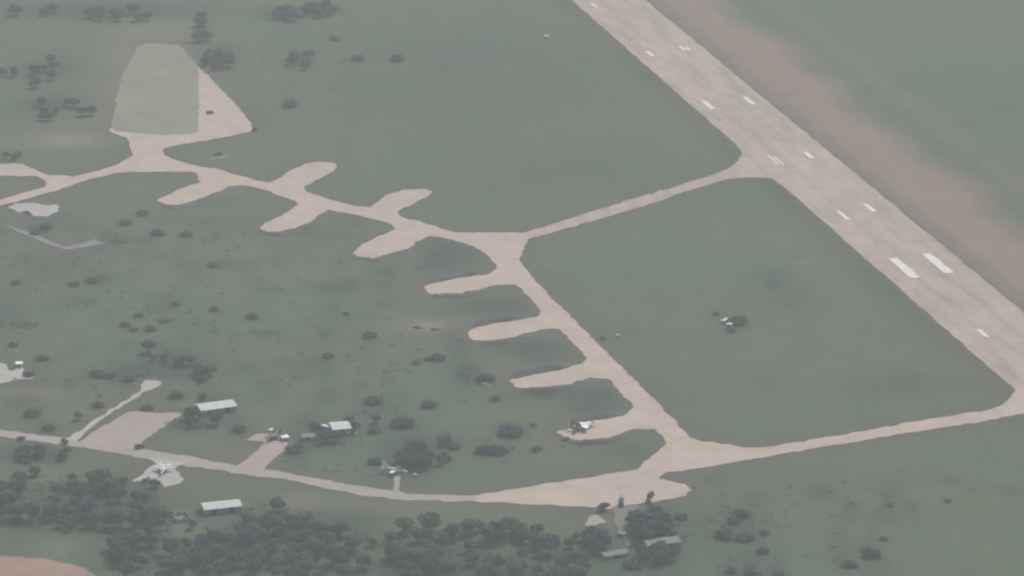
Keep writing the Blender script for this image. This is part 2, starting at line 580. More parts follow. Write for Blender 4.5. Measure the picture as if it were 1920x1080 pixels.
sheet('hardstand', [(632, 393), (617, 394), (597, 404), (582, 417), (555, 427), (530, 435), (507, 435), (484, 430), (500, 417), (537, 400), (560, 384), (550, 373), (600, 380)], 'taxi',
      'lower left pointing stand, middle one of three under the winding taxiway', 'hardstand')
sheet('hardstand', [(440, 346), (432, 349), (405, 361), (360, 378), (330, 386), (310, 384), (295, 377), (317, 365), (345, 352), (372, 345), (377, 337), (370, 324), (420, 325)], 'taxi',
      'lower left pointing stand nearest the upper left apron, dark patch on it', 'hardstand')
sheet('apron', [(247, 293), (245, 273), (237, 257), (222, 238), (300, 236), (380, 225), (310, 272), (303, 284), (313, 295), (353, 308), (410, 320), (395, 332), (362, 323), (225, 323), (175, 335),
                (100, 360), (32, 378), (0, 386), (-30, 393), (-30, 383), (0, 375), (87, 350), (133, 333), (213, 313)], 'taxi', 'pale neck of taxiway joining the upper left apron', 'apron')
sheet('apron', [(207, 250), (307, 279), (337, 272), (400, 262), (474, 247), (470, 230), (443, 197), (400, 153), (372, 126), (364, 118), (352, 175), (372, 250), (250, 252), (205, 240)], 'taxi',
      'large pale apron ending in a sharp corner at the upper left', 'apron')
sheet('apron', [(205, 246), (300, 254), (371, 251), (374, 190), (372, 127), (352, 100), (336, 84), (262, 82), (226, 150)], 'tintapron', 'green-tinted part of the upper left apron', 'apron')
sheet('taxiway', [(-30, 307), (0, 308), (40, 308), (60, 317), (87, 328), (135, 331), (110, 350), (80, 354), (90, 342), (67, 331), (0, 331), (-30, 331)], 'taxi',
      'short taxiway branch leaving the picture at the upper left edge', 'taxiway')
sheet('bare_ground', [(14, 389), (30, 382), (50, 381), (72, 382), (88, 387), (96, 384), (111, 385), (109, 397), (97, 401), (88, 406), (63, 406), (58, 402), (43, 396), (38, 400), (27, 393), (17, 392)], 'pale',
      'irregular pale bare patch beside the left end of the taxiway', 'dirt patch', rounding=1)
sheet('path', [(20, 424), (58, 437), (100, 456), (125, 463), (155, 457), (182, 449), (191, 452), (192, 459), (157, 465), (125, 470), (96, 462), (54, 444), (18, 428)], 'greypath',
      'faint grey bent path in the left meadow', 'path')
sheet('pad', [(-20, 676), (12, 684), (20, 697), (32, 689), (46, 691), (40, 702), (62, 706), (60, 711), (35, 713), (-20, 724)], 'pale', 'pale pad cut by the left edge with a white hut', 'pad')
sheet('bare_ground', [(-40, 1043), (0, 1044), (60, 1047), (120, 1056), (165, 1070), (190, 1090), (190, 1100), (-40, 1100)], 'redearth', 'patch of bare red earth in the bottom left corner', 'red earth')
sheet('concrete_strip', [(394, 299), (410, 295), (427, 292), (428, 295), (410, 299), (396, 301)], 'greypath', 'thin pale concrete strip lying in grass below the apron', 'concrete strip', rounding=0, verge=False)
sheet('concrete_strip', [(905, 719), (910, 718), (923, 728), (918, 730)], 'greypath', 'short pale concrete strip left of the third parking stand', 'concrete strip', rounding=0, verge=False)
sheet('yard', [(1096, 984), (1104, 970), (1116, 965), (1138, 981), (1122, 983), (1106, 992)], 'dirt', 'pale triangular yard below the apron left of the trees', 'yard', rounding=0)
sheet('yard', [(1148, 950), (1198, 949), (1192, 962), (1180, 985), (1184, 1005), (1192, 1014), (1182, 1026), (1172, 1028), (1166, 1005), (1152, 975)], 'track', 'grey trampled yard running down between two clumps of trees', 'yard')

BUSHES = [
    (236, 418, 16, 'mid', 'dark round bush right of the pale bare patch, uppermost in the left meadow'),
    (297, 437, 18, 'mid', 'flat dark bush between two others in the upper left meadow'),
    (350, 439, 16, 'mid', 'round dark bush, rightmost of the row in the upper left meadow'),
    (267, 400, 16, 'olive', 'faint bush just left of the stand with a dark patch'),
    (175, 526, 18, 'mid', 'round bush below the right part of the faint grey path'),
    (138, 533, 13, 'olive', 'small bush just left of another below the faint grey path'),
    (400, 497, 14, 'olive', 'lone faint bush in meadow below the middle lower stand'),
    (88, 425, 18, 'mid', 'bush under the pale bare patch beside the grey path'),
    (64, 437, 14, 'mid', 'small bush touching the upper bend of the grey path'),
    (30, 530, 14, 'blue', 'bluish bush close to the left edge under the grey path'),
    (330, 570, 12, 'olive', 'small bush above the cluster in the middle of the left meadow'),
    (260, 591, 13, 'dark', 'small dark bush, upper right of the tight trio in the left meadow'),
    (235, 609, 14, 'dark', 'small dark bush, left one of the tight trio in the left meadow'),
    (250, 618, 12, 'mid', 'small bush, lower right of the tight trio in the left meadow'),
    (309, 601, 13, 'olive', 'olive bush standing right of the tight trio in the left meadow'),
    (283, 617, 14, 'blue', 'bluish bush under the olive bush in the left meadow'),
    (402, 580, 13, 'olive', 'small bush alone right of the left meadow cluster'),
    (472, 594, 15, 'mid', 'round bush standing alone left of the middle meadow'),
    (25, 646, 13, 'blue', 'bluish bush above the pale pad at the left edge'),
    (81, 672, 16, 'olive', 'tall olive bush right of the pale pad at the left edge'),
    (55, 703, 16, 'dark', 'dark bush at the right tip of the pale pad at the left edge'),
    (182, 703, 20, 'blue', 'bluish round bush left of the small triangular pad'),
    (207, 705, 16, 'blue', 'bluish bush between the round bush and the pad bank'),
    (242, 712, 16, 'blue', 'bluish bush just left of the small triangular pad'),
    (185, 760, 15, 'olive', 'olive bush on the left of the thin straight path'),
    (62, 776, 22, 'olive', 'wide olive bush above the left end of the lower road'),
    (92, 803, 18, 'olive', 'olive bush close above the lower road near the path mouth'),
    (277, 766, 16, 'olive', 'olive bush right above the gravel yard'),
    (330, 742, 20, 'mid', 'bush between the triangular pad and the upper white shed'),
    (380, 744, 13, 'olive', 'olive bush behind the left end of the upper white shed'),
    (450, 806, 18, 'blue', 'bluish bush left of the bank behind the flared pad'),
    (649, 588, 10, 'dark', 'tiny dark bush in the open middle meadow'),
    (693, 630, 17, 'dark', 'round dark bush left of the two shade-painted earth banks'),
    (780, 680, 11, 'olive', 'small bush below the left shade-painted earth bank'),
    (822, 672, 18, 'dark', 'dark upright bush below the right shade-painted earth bank'),
    (804, 673, 12, 'blue', 'pale bluish bush touching the upright bush below the banks'),
    (615, 668, 14, 'olive', 'faint bush left of the centre of the middle meadow'),
    (910, 711, 22, 'dark', 'dark bush left of the third stand above a pale strip'),
    (930, 748, 15, 'olive', 'olive bush just below the short pale strip'),
    (805, 760, 20, 'mid', 'tall bush alone between the hall and the third stand'),
    (700, 753, 24, 'blue', 'bluish wide bush above right of the white roofed hall'),
    (1000, 797, 9, 'mid', 'tiny upright bush left of the dark-finned jet stand'),
    (957, 811, 34, 'blue', 'wide flat bluish bush left of the dark-finned jet stand'),
    (911, 846, 26, 'dark', 'dark bush, left half of a pair below the flat bluish bush'),
    (934, 846, 26, 'dark', 'dark bush, right half of a pair below the flat bluish bush'),
    (1007, 842, 14, 'mid', 'small bush under the left tip of the dark-finned jet stand'),
    (850, 838, 18, 'blue', 'bluish bush left of the dark pair of bushes'),
    (757, 796, 28, 'mid', 'broad bush right of the white roofed hall'),
    (702, 808, 18, 'mid', 'bush just right of the grey ring shelter'),
    (705, 866, 20, 'mid', 'bush left behind the tail of the white trainer jet'),
    (1384, 604, 26, 'dark', 'large dark bush behind the pale huts in the right field'),
    (1344, 588, 10, 'mid', 'small bush left above the pale huts in the right field'),
    (1371, 620, 12, 'mid', 'bush in front of the pale huts in the right field'),
    (1130, 633, 8, 'olive', 'tiny faint bush right of the straight taxiway'),
    (1277, 970, 17, 'dark', 'upright dark bush below the rounded end of the apron'),
    (1390, 966, 24, 'blue', 'bluish bush, upper of the pair right of the apron end'),
    (1376, 978, 18, 'blue', 'bluish bush, lower of the pair right of the apron end'),
    (1360, 1005, 26, 'mid', 'wide bush left in the lower right group'),
    (1398, 1010, 24, 'blue', 'bluish bush in the middle of the lower right group'),
    (1433, 999, 14, 'dark', 'small dark bush at the right of the lower right group'),
    (1430, 1034, 18, 'blue', 'bluish bush below the small dark one in the lower right'),
    (1410, 1074, 18, 'mid', 'bush at the bottom edge, middle one of the lower right row'),
    (1460, 1078, 16, 'olive', 'bush at the bottom edge, right one of the lower right row'),
    (1370, 1070, 18, 'mid', 'bush at the bottom edge, left one of the lower right row'),
    (1633, 1040, 26, 'blue', 'round bluish bush alone near the bottom right'),
    (1670, 946, 10, 'olive', 'tiny bush alone in the bottom right meadow'),
    (1657, 1010, 12, 'olive', 'small bush above the round bluish bush at bottom right'),
    (1593, 1060, 20, 'blue', 'low bluish bush left below the round one at bottom right'),
    (1777, 938, 9, 'olive', 'tiny bush farthest right in the bottom right meadow'),
    (478, 243, 9, 'dark', 'tiny dark bush at the sharp corner of the upper left apron'),
    (545, 196, 20, 'blue', 'low bluish bush right of the sharp apron corner'),
    (672, 110, 18, 'blue', 'bluish bush, left of two in the far upper meadow'),
    (745, 111, 20, 'blue', 'bluish bush, right of two in the far upper meadow'),
    (628, 73, 13, 'blue', 'small bush under the far tree line at the top'),
    (410, 288, 10, 'olive', 'tiny bush above the thin concrete strip'),
    (880, 549, 7, 'dark', 'tiny dark tuft biting into the lower edge of the uppermost stand'),
    (818, 554, 7, 'dark', 'tiny dark tuft at the left tip of the uppermost stand'),
    (1062, 823, 10, 'dark', 'small dark bush under the left tip of the dark-finned jet stand'),
    (40, 822, 12, 'mid', 'small bush on the edge of the lower road at the left'),
    (655, 786, 15, 'olive', 'olive bush behind the right end of the white roofed hall'),
    (1186, 1061, 26, 'blue', 'bluish bush at the bottom below the grey yard'),
    (1270, 1027, 13, 'mid', 'small bush right of the green grey shed roof'),
]

# ------------------------------------------------------------------ ground sheet with its cover of soil and rank grass
def axis(a, b, step, far):
    inner = list(np.arange(a, b + 1e-6, step))
    lo, hi, d, q, r_ = a, b, step, [], []
    while hi < far:
        d *= 1.7
        hi, lo = hi + d, lo - d
        r_.append(hi)
        q.append(lo)
    return np.array(q[::-1] + inner + r_)


xs = axis(-470, 470, 3.2, 15000)
ys = axis(-420, 1010, 5.0, 15000)
X, Y = np.meshgrid(xs, ys)
gx, gy = X.ravel(), Y.ravel()
soil = np.zeros(gx.size)
lush = np.zeros(gx.size)
red = np.zeros(gx.size)
# verge: thin brown turf within some metres of the pavement
seg = []
for poly in PAVE:
    q = np.array(poly)
    seg.append(np.c_[q, np.roll(q, -1, 0)])
seg = np.concatenate(seg)
seg = seg[np.hypot(seg[:, 0], seg[:, 1]) < 1300]
dmin = np.full(gx.size, 1e9)
inner = (np.abs(gx) < 480) & (gy > -430) & (gy < 1020)
ix = np.where(inner)[0]
for i0 in range(0, ix.size, 6000):
    k = ix[i0:i0 + 6000]
    best = np.full(k.size, 1e9)
    for j0 in range(0, len(seg), 400):
        s_ = seg[j0:j0 + 400]
        a = s_[:, 0:2][None]
        d = (s_[:, 2:4] - s_[:, 0:2])[None]
        pq = np.stack([gx[k], gy[k]], 1)[:, None] - a
        t = np.clip((pq * d).sum(2) / np.maximum((d * d).sum(2), 1e-9), 0, 1)
        e = pq - d * t[..., None]
        best = np.minimum(best, (e * e).sum(2).min(1))
    dmin[k] = np.sqrt(best)
red = np.clip(np.exp(-(dmin / 13.0) ** 2) * 0.85, 0, 1)
# bare soil strip along the far side of the runway
cx = (gx - rl0.x) * rn.x + (gy - rl0.y) * rn.y - RW
def sstep(a, b, x):
    t = np.clip((x - a) / (b - a), 0, 1)
    return t * t * (3 - 2 * t)
along = (gx - rl0.x) * rdir.x + (gy - rl0.y) * rdir.y
wav = 5 * np.sin(along / 60.0) + 4 * np.sin(along / 23.0 + 1.3)
soil = np.maximum(soil, sstep(-1, 3, cx) * (1 - sstep(50 + wav, 84 + wav, cx)) * 0.66)
soil = np.maximum(soil, sstep(6, 18, cx) * (1 - sstep(46 + wav, 66 + wav, cx)) * 1.0)
soil = np.maximum(soil, np.exp(-((cx - 104) / 10.0) ** 2) * 0.2)
red = np.where(cx > 0, red * 0.25, red)
red = np.maximum(red, np.where(cx < -RW, np.exp(-((cx + RW) / 16.0) ** 2), 0) * inner)
dryg = np.zeros(gx.size)


def blob(arr, px, py, rx, ry, a):
    c = G(px, py)
    m_ = mpp(px, py)
    sx = rx * m_
    sy = ry * m_ / math.sin(PITCH)
    np.maximum(arr, a * np.exp(-(((gx - c.x) / sx) ** 2 + ((gy - c.y) / sy) ** 2)), out=arr)


for q in ((500, 625, 36, 8, .55), (40, 610, 30, 7, .6), (67, 430, 26, 12, .6), (215, 452, 30, 6, .75), (1450, 535, 26, 12, .5), (560, 110, 34, 22, .5),
          (545, 190, 22, 11, .4), (745, 105, 20, 12, .4), (622, 70, 14, 10, .4), (330, 680, 70, 30, .55), (240, 700, 60, 26, .5), (15, 580, 40, 60, .35),
          (870, 700, 30, 30, .5), (812, 495, 36, 24, .45), (865, 585, 60, 12, .3), (930, 592, 60, 8, .4), (1010, 670, 60, 12, .45), (1020, 740, 70, 10, .5), (1110, 765, 50, 12, .5),
          (350, 790, 50, 14, .8), (610, 815, 60, 20, .7), (700, 770, 50, 18, .4), (770, 850, 60, 36, .7), (560, 845, 28, 20, .5), (525, 842, 20, 18, .3),
          (405, 105, 40, 30, .6), (535, 25, 60, 16, .6), (620, 20, 40, 10, .5), (380, 70, 20, 30, .5), (90, 130, 70, 30, .4), (100, 195, 80, 30, .5), (200, 20, 220, 20, .5),
          (160, 960, 200, 62, .42), (300, 1000, 160, 60, .42), (490, 1005, 120, 62, .42), (850, 1065, 280, 50, .5), (1225, 985, 50, 36, .8), (1120, 1015, 36, 36, .7), (1225, 1045, 70, 36, .6),
          (60, 852, 60, 16, .7), (640, 985, 80, 30, .5), (1395, 985, 60, 36, .4), (1400, 1065, 60, 20, .5), (1600, 1045, 60, 26, .35), (1380, 600, 26, 12, .4), (957, 806, 28, 10, .45), (922, 840, 40, 12, .4), (850, 832, 30, 14, .4),
          (850, 130, 300, 130, .24), (1050, 320, 240, 60, .16), (840, 480, 60, 40, .5), (930, 575, 90, 16, .55), (1000, 655, 90, 20, .5), (1110, 745, 80, 20, .5), (1170, 845, 60, 14, .3), (700, 400, 40, 10, .3), (620, 440, 50, 14, .3), (400, 380, 60, 12, .25), (430, 420, 60, 20, .2), (100, 500, 80, 30, .3), (60, 720, 60, 20, .2), (640, 640, 80, 14, .25), (560, 700, 60, 18, .25), (860, 650, 40, 24, .35), (1300, 980, 60, 30, .3), (1150, 1050, 70, 30, .5), (1470, 560, 60, 26, .25), (1700, 720, 120, 20, .25), (1450, 520, 40, 14, .35)):
    if q[2] > 1:
        blob(lush, *q)
rb = random.Random(77)
for i in range(300):      # patchy rank growth of the rough meadows
    if i < 180:
        q = (rb.uniform(-20, 760), rb.uniform(400, 820))
    elif i < 225:
        q = (rb.uniform(1250, 1900), rb.uniform(900, 1085))
    else:
        q = (rb.uniform(380, 1900), rb.uniform(0, 780))
    w_ = rb.uniform(8, 34)
    blob(lush, q[0], q[1], w_, w_ * rb.uniform(0.3, 0.6), rb.uniform(0.15, 0.48) * (1.0 if i < 225 else 0.5))
for i in range(60):       # drier, browner turf
    q = (rb.uniform(0, 1900), rb.uniform(20, 900))
    w_ = rb.uniform(14, 60)
    blob(dryg, q[0], q[1], w_, w_ * rb.uniform(0.2, 0.5), rb.uniform(0.05, 0.16))
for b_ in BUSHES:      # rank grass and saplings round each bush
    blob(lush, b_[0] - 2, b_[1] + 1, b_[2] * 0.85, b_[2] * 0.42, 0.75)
for q in ((95, 893, 60, 14, .6), (400, 905, 70, 16, .7), (110, 1020, 46, 18, .7), (350, 1000, 60, 16, .5)):
    t_ = np.zeros(gx.size)
    blob(t_, *q)
    lush *= (1 - t_)
for q in ((800, 610, 42, 11, .75), (560, 940, 46, 16, .55), (1150, 985, 60, 24, .35), (120, 262, 70, 18, .6), (150, 205, 60, 40, .35), (320, 1000, 60, 16, .2), (700, 945, 240, 12, .4), (300, 60, 100, 40, .35),
          (1290, 400, 60, 0.5, 0), (190, 800, 40, 14, .3), (60, 735, 60, 14, .45), (735, 880, 30, 12, .3), (340, 965, 22, 14, .5), (1500, 490, 28, 5, .35), (1000, 665, 90, 24, .18), (1110, 750, 80, 24, .18), (930, 580, 80, 20, .18), (840, 480, 70, 30, .18), (800, 606, 60, 8, .5)):
    if q[4] > 0:
        blob(soil, *q)
for q in ((290, 165, 80, 70, .8), (250, 110, 60, 30, .5), (150, 262, 70, 12, .4), (110, 1020, 40, 16, .35), (95, 893, 50, 12, .25), (350, 1005, 50, 14, .35)):  # leading blobs repeat the overlay's green tint round the upper left apron
    blob(dryg, *q)
lush = np.maximum(lush, np.where(cx < -RW, 0.30 * np.exp(-((cx + RW + 4) / 15.0) ** 2), 0) * (0.6 + 0.4 * np.sin(along / 47.0)) * inner)
lush = np.clip(lush * 1.75, 0, 1)
lush *= np.clip(1 - np.exp(-(dmin / 4.0) ** 2), 0, 1)
gv = np.stack([gx, gy, np.zeros(gx.size)], 1)
nx, ny = xs.size, ys.size
ii = np.arange(nx * ny).reshape(ny, nx)
gf = np.stack([ii[:-1, :-1].ravel(), ii[:-1, 1:].ravel(), ii[1:, 1:].ravel(), ii[1:, :-1].ravel()], 1)
me = bpy.data.meshes.new('ground')
me.vertices.add(gv.shape[0])
me.vertices.foreach_set('co', gv.astype(np.float32).ravel())
me.loops.add(gf.size)
me.loops.foreach_set('vertex_index', gf.astype(np.int32).ravel())
me.polygons.add(gf.shape[0])
me.polygons.foreach_set('loop_start', (np.arange(gf.shape[0]) * 4).astype(np.int32))
me.update(calc_edges=True)
ca = me.color_attributes.new('cover', 'FLOAT_COLOR', 'POINT')
ca.data.foreach_set('color', np.stack([soil, lush, red, dryg], 1).astype(np.float32).ravel())
me.materials.append(M['ground'])
ground = bpy.data.objects.new('ground', me)
col.objects.link(ground)
tag(ground, 'flat grey green grass of the airfield and its meadows', 'ground', kind='structure')


# ------------------------------------------------------------------ earth banks
def bank(px_pts, height, width, label, mat='bank', group=None):
    """a long low mound along a line, uneven in height"""
    r = random.Random(int(px_pts[0][0] * 7 + px_pts[0][1]))
    w = [G(*q) for q in px_pts]
    line = []
    for a, b in zip(w, w[1:]):
        m_ = max(1, int((b - a).length / 3.0))
        line += [a.lerp(b, i / m_) for i in range(m_)]
    line.append(w[-1])
    mid = line[len(line) // 2].copy()
    vs_, fs_ = [], []
    K = 7
    N_ = len(line)
    for i, q in enumerate(line):
        d = (line[min(i + 1, N_ - 1)] - line[max(i - 1, 0)]).normalized()
        nn = Vector((-d.y, d.x, 0))
        e = min(1.0, (i + 0.15) / 3.0, (N_ - 1 - i + 0.15) / 3.0)
        h = height * e * r.uniform(0.75, 1.15)
        wd = width * (0.6 + 0.4 * e) * r.uniform(0.85, 1.15)
        for j in range(K):
            u = j / (K - 1) * 2 - 1
            hh = h * (1 - abs(u) ** 1.6) + (r.uniform(-.1, .1) * h if abs(u) < .9 else 0)
            pnt = q - mid + nn * (u * wd / 2)
            vs_.append((pnt.x, pnt.y, hh if abs(u) < 0.99 else -0.25))
    for i in range(N_ - 1):
        for j in range(K - 1):
            fs_.append((i * K + j, i * K + j + 1, (i + 1) * K + j + 1, (i + 1) * K + j))
    o = MB().add(vs_, fs_).build('earth_bank', M[mat], smooth=True)
    if o.data.polygons[0].normal.z < 0:
        o.data.flip_normals()
    o.location = mid
    return tag(o, label, 'earth bank', group)


bank([(800, 530), (850, 519), (905, 509)], 2.2, 10, 'low grassy bank along the upper edge of the uppermost taxiway stand')
bank([(808, 556), (870, 556), (920, 543)], 1.6, 8, 'low grassy bank below the uppermost taxiway stand')
bank([(888, 612), (920, 602), (985, 594)], 2.8, 11, 'grassy bank above the second taxiway stand')
bank([(890, 645), (940, 643), (1000, 629)], 1.8, 8, 'grassy bank below the second taxiway stand')
bank([(958, 709), (985, 699), (1030, 691), (1070, 684)], 3.6, 12, 'dark grassy bank above the empty third stand')
bank([(972, 733), (1030, 732), (1080, 722)], 2.2, 9, 'grassy bank below the empty third stand')
bank([(1075, 797), (1095, 786), (1130, 781), (1165, 775)], 3.2, 11, 'grassy bank behind the pale dark-finned jet')
bank([(1064, 827), (1090, 832), (1140, 828), (1180, 814)], 2.0, 8, 'grassy bank below the stand of the pale dark-finned jet')
bank([(677, 455), (708, 440), (732, 430)], 1.8, 7, 'dark bank above the lower stand nearest the central fork')
bank([(668, 481), (705, 490), (745, 480)], 1.4, 7, 'low bank under the lower stand nearest the central fork')
bank([(488, 434), (525, 442), (565, 432)], 1.2, 7, 'low bank under the middle lower stand')
bank([(300, 383), (330, 392), (370, 382)], 1.1, 7, 'low bank under the stand with a dark patch')
bank([(43, 396), (52, 400), (61, 405)], 2.6, 4.5, 'short shade-painted bank cutting into the pale bare patch', 'shadeearth')
bank([(12, 386), (20, 384), (28, 384)], 1.6, 4.5, 'short shade-painted bank at the left tip of the pale bare patch', 'shadeearth')
bank([(776, 613), (785, 616), (792, 614)], 4.8, 7.0, 'short shade-painted earth bank in bare soil of the middle meadow, left one of two', 'shadebank', 'earth banks in the middle meadow')
bank([(808, 617), (815, 619), (822, 617)], 4.0, 6.2, 'short shade-painted earth bank in bare soil of the middle meadow, right one of two', 'shadebank', 'earth banks in the middle meadow')
bank([(178, 447), (190, 452), (200, 456)], 2.0, 7, 'dark bank at the right end of the faint grey path')
bank([(272, 713), (288, 711), (305, 712)], 2.2, 7, 'dark bank behind the small triangular pad')
bank([(20, 709), (28, 711), (36, 709)], 2.2, 5, 'short shade-painted bank on the pale pad at the left edge', 'shadeearth')
bank([(462, 816), (475, 812), (500, 811)], 2.0, 6, 'dark bank behind the flared parking pad')


# ------------------------------------------------------------------ trees
def crown_mesh(name, seed, rx, rz, lobes, leaves, size, mat):
    """leaf clumps spread through several lobes; unit radius is about rx, base of the crown at z = 0"""
    r = random.Random(seed)
    L_ = []
    for i in range(lobes):
        a = 2 * math.pi * i / lobes + r.uniform(-.5, .5)
        d = r.uniform(0.25, 0.6) * rx if i else 0.0
        L_.append((math.cos(a) * d, math.sin(a) * d, rz * r.uniform(0.55, 1.25) if i else rz * 1.15, rx * r.uniform(0.42, 0.66), rz * r.uniform(0.5, 0.8)))
    m_ = MB()
    for i in range(leaves):
        lx, ly, lz, lr, lh = L_[r.randrange(lobes)]
        v = Vector((r.gauss(0, 1), r.gauss(0, 1), r.gauss(0, 1))).normalized()
        k = r.uniform(0.72, 1.12)
        c = Vector((lx + v.x * lr * k, ly + v.y * lr * k, max(0.05, lz + v.z * lh * k)))
        nrm = (v + Vector((r.uniform(-.8, .8), r.uniform(-.8, .8), r.uniform(-.5, .9)))).normalized()
        u = nrm.orthogonal().normalized()
        w = nrm.cross(u)
        s_ = size * r.uniform(0.6, 1.3)
        t = r.uniform(0, 6.28)
        u2, w2 = u * math.cos(t) + w * math.sin(t), w * math.cos(t) - u * math.sin(t)
        m_.add([c - u2 * s_ - w2 * s_ * .5, c + u2 * s_ * .8 - w2 * s_ * .6, c + u2 * s_ + w2 * s_ * .55 + nrm * s_ * .2, c - u2 * s_ * .6 + w2 * s_ * .7], [(0, 1, 2, 3)])
    me_ = bpy.data.meshes.new(name)
    me_.from_pydata(m_.v, [], m_.f)
    me_.materials.append(M[mat])
    return me_


def trunk_mesh(name, seed, h, r0, spread):
    r = random.Random(seed)
    m_ = MB()
    top = Vector((r.uniform(-.2, .2), r.uniform(-.2, .2), h))
    m_.tube((0, 0, -0.3), top, r0, r0 * 0.6)
    for i in range(4):
        a = 1.57 * i + r.uniform(-.4, .4)
        e = top + Vector((math.cos(a) * spread, math.sin(a) * spread, r.uniform(0.8, 2.0)))
        m_.tube(top - Vector((0, 0, h * r.uniform(0.0, .25))), e, r0 * 0.45, r0 * 0.12, 5)
    return m_.mesh(name, M['bark'])


# prototypes: (crown, trunk, trunk height, crown radius, crown height)
PROTO = {}
for kind, mat in (('dark', 'leafdark'), ('mid', 'leafmid'), ('olive', 'leafolive'), ('blue', 'leafblue')):
    for v in range(3):
        sd = hash_ = {'dark': 10, 'mid': 20, 'olive': 30, 'blue': 40}[kind] + v
        PROTO[kind, v] = (crown_mesh('crown', sd, 4.0, 2.6, 6 + v, 420, 0.62, mat), trunk_mesh('trunk', sd, 2.4, 0.28, 1.6))
BUSH = {}
for kind, mat in (('dark', 'leafdark'), ('mid', 'leafmid'), ('olive', 'leafolive'), ('blue', 'leafblue')):
    for v in range(2):
        BUSH[kind, v] = crown_mesh('bush', 60 + v, 2.0, 1.0, 5, 260, 0.36, mat)

NT = [0]


def tree(px, py, wpx, kind, label, group, hscale=1.0):
    """px, py: the foot of the trunk; wpx: width of the crown in survey pixels"""
    NT[0] += 1
    cr, tr = PROTO[kind, NT[0] % 3]
    g_ = G(px, py)
    s_ = wpx * mpp(px, py) / 8.0
    o = thing('tree', label, 'tree', g_, rnd.uniform(0, 6.28), group)
    sz = s_ * hscale * rnd.uniform(0.9, 1.12)
    o.scale = (s_, s_ * rnd.uniform(0.9, 1.1), sz)
    c = bpy.data.objects.new('crown', cr)
    col.objects.link(c)
    c.parent = o
    c.location = (0, 0, 1.6)
    t = bpy.data.objects.new('trunk', tr)
    col.objects.link(t)
    t.parent = o
    return o


def bush(px, py, wpx, kind, label, group=None, hs=1.0):
    NT[0] += 1
    g_ = G(px, py)
    s_ = wpx * mpp(px, py) / 4.0
    o = bpy.data.objects.new('bush', BUSH[kind, NT[0] % 2])
    col.objects.link(o)
    o.location = g_
    o.rotation_euler = (0, 0, rnd.uniform(0, 6.28))
    o.scale = (s_, s_ * rnd.uniform(0.85, 1.15), s_ * hs * rnd.uniform(0.9, 1.1))
    return tag(o, label, 'bush', group)


for b_ in BUSHES:
    bush(b_[0], b_[1] + 2, b_[2] * 1.6, b_[3], b_[4], None, 0.72)

WOODG = 'trees standing in clumps and woods'


ORD = ['leftmost', 'second from left', 'third from left', 'fourth from left', 'fifth from left', 'sixth from left']


def clump(pts, label, group):
    pts = sorted(pts)
    k_ = len(pts)
    for i, (x, y, w, k) in enumerate(pts):
        if k_ == 1:
            place = ''
        elif i < k_ / 2 and not (k_ == 3 and i == 1):
            place = ', ' + ORD[i]
        else:
            place = ', ' + ('middle one' if k_ % 2 and i == k_ // 2 else ORD[k_ - 1 - i].replace('left', 'right'))
        tree(x, y, w, k, label + place, group, 1.0)


def ring(cx, cy, rx, ry, nn, w, kinds, label, group, seed):
    r = random.Random(seed)
    pts = []
    tries = 0
    while len(pts) < nn and tries < 4000:
        tries += 1
        a, d = r.uniform(0, 6.28), math.sqrt(r.uniform(0, 1))
        x, y = cx + math.cos(a) * rx * d, cy + math.sin(a) * ry * d
        if all(((x - q[0]) / (w * .55)) ** 2 + ((y - q[1]) / (w * .3)) ** 2 > 1 for q in pts):
            pts.append((x, y, w * r.uniform(0.8, 1.2), r.choice(kinds)))
    clump(pts, label, group)


ring(772, 866, 34, 16, 9, 30, ['blue', 'dark', 'blue'], 'dark bluish tree in the clump above the white trainer jet', 'trees in the clump above the white trainer jet', 1)
ring(830, 868, 12, 8, 3, 18, ['mid', 'blue'], 'tree in the small group right of the trainer jet clump', 'trees right of the trainer jet clump', 2)
ring(828, 832, 16, 6, 3, 18, ['blue', 'mid'], 'tree in the thin row above right of the trainer jet clump', 'trees above right of the trainer jet clump', 3)
ring(1216, 998, 32, 20, 9, 36, ['blue', 'dark'], 'dark bluish tree in the clump under the trucks on the apron', 'trees in the clump under the trucks', 4)
ring(1256, 1002, 12, 9, 3, 28, ['mid', 'blue'], 'tree on the right flank of the clump under the trucks', 'trees flanking the clump under the trucks', 24)
ring(1118, 1022, 17, 17, 6, 31, ['blue', 'dark'], 'dark tree below the pale triangular yard', 'trees below the pale triangular yard', 5)
ring(1228, 1046, 28, 12, 6, 30, ['mid', 'blue', 'dark'], 'tree in the clump below the green grey shed', 'trees below the green grey shed', 6)
ring(1128, 958, 8, 3, 2, 16, ['dark'], 'small dark tree between the apron and the triangular yard', 'trees between apron and triangular yard', 7)
ring(376, 706, 22, 10, 5, 22, ['blue', 'mid'], 'bluish tree in the group above the upper white shed', 'trees above the upper white shed', 8)
ring(345, 686, 18, 5, 3, 18, ['blue'], 'tree in the short row above left of the upper white shed', 'trees above left of the upper white shed', 9)
tree(279, 660, 27, 'dark', 'large round dark tree alone in the lower left meadow', WOODG)
tree(286, 676, 16, 'blue', 'small bluish tree right under the large round tree', WOODG)
tree(308, 676, 16, 'blue', 'small bluish tree right of the one under the large round tree', WOODG)
tree(358, 786, 30, 'dark', 'dark tree at the left end of the upper white shed', WOODG)
tree(362, 800, 24, 'blue', 'bluish tree below the left end of the upper white shed', WOODG)
tree(405, 796, 30, 'blue', 'bluish round tree below the middle of the upper white shed', WOODG)
tree(146, 786, 20, 'mid', 'tree left of the thin straight path near the road', WOODG)
tree(382, 749, 15, 'olive', 'olive tree rising behind the upper white shed', WOODG)
tree(664, 808, 24, 'dark', 'dark tree at the right gable of the white roofed hall', WOODG)
tree(590, 812, 26, 'dark', 'dark tree left of the white roofed hall', WOODG)
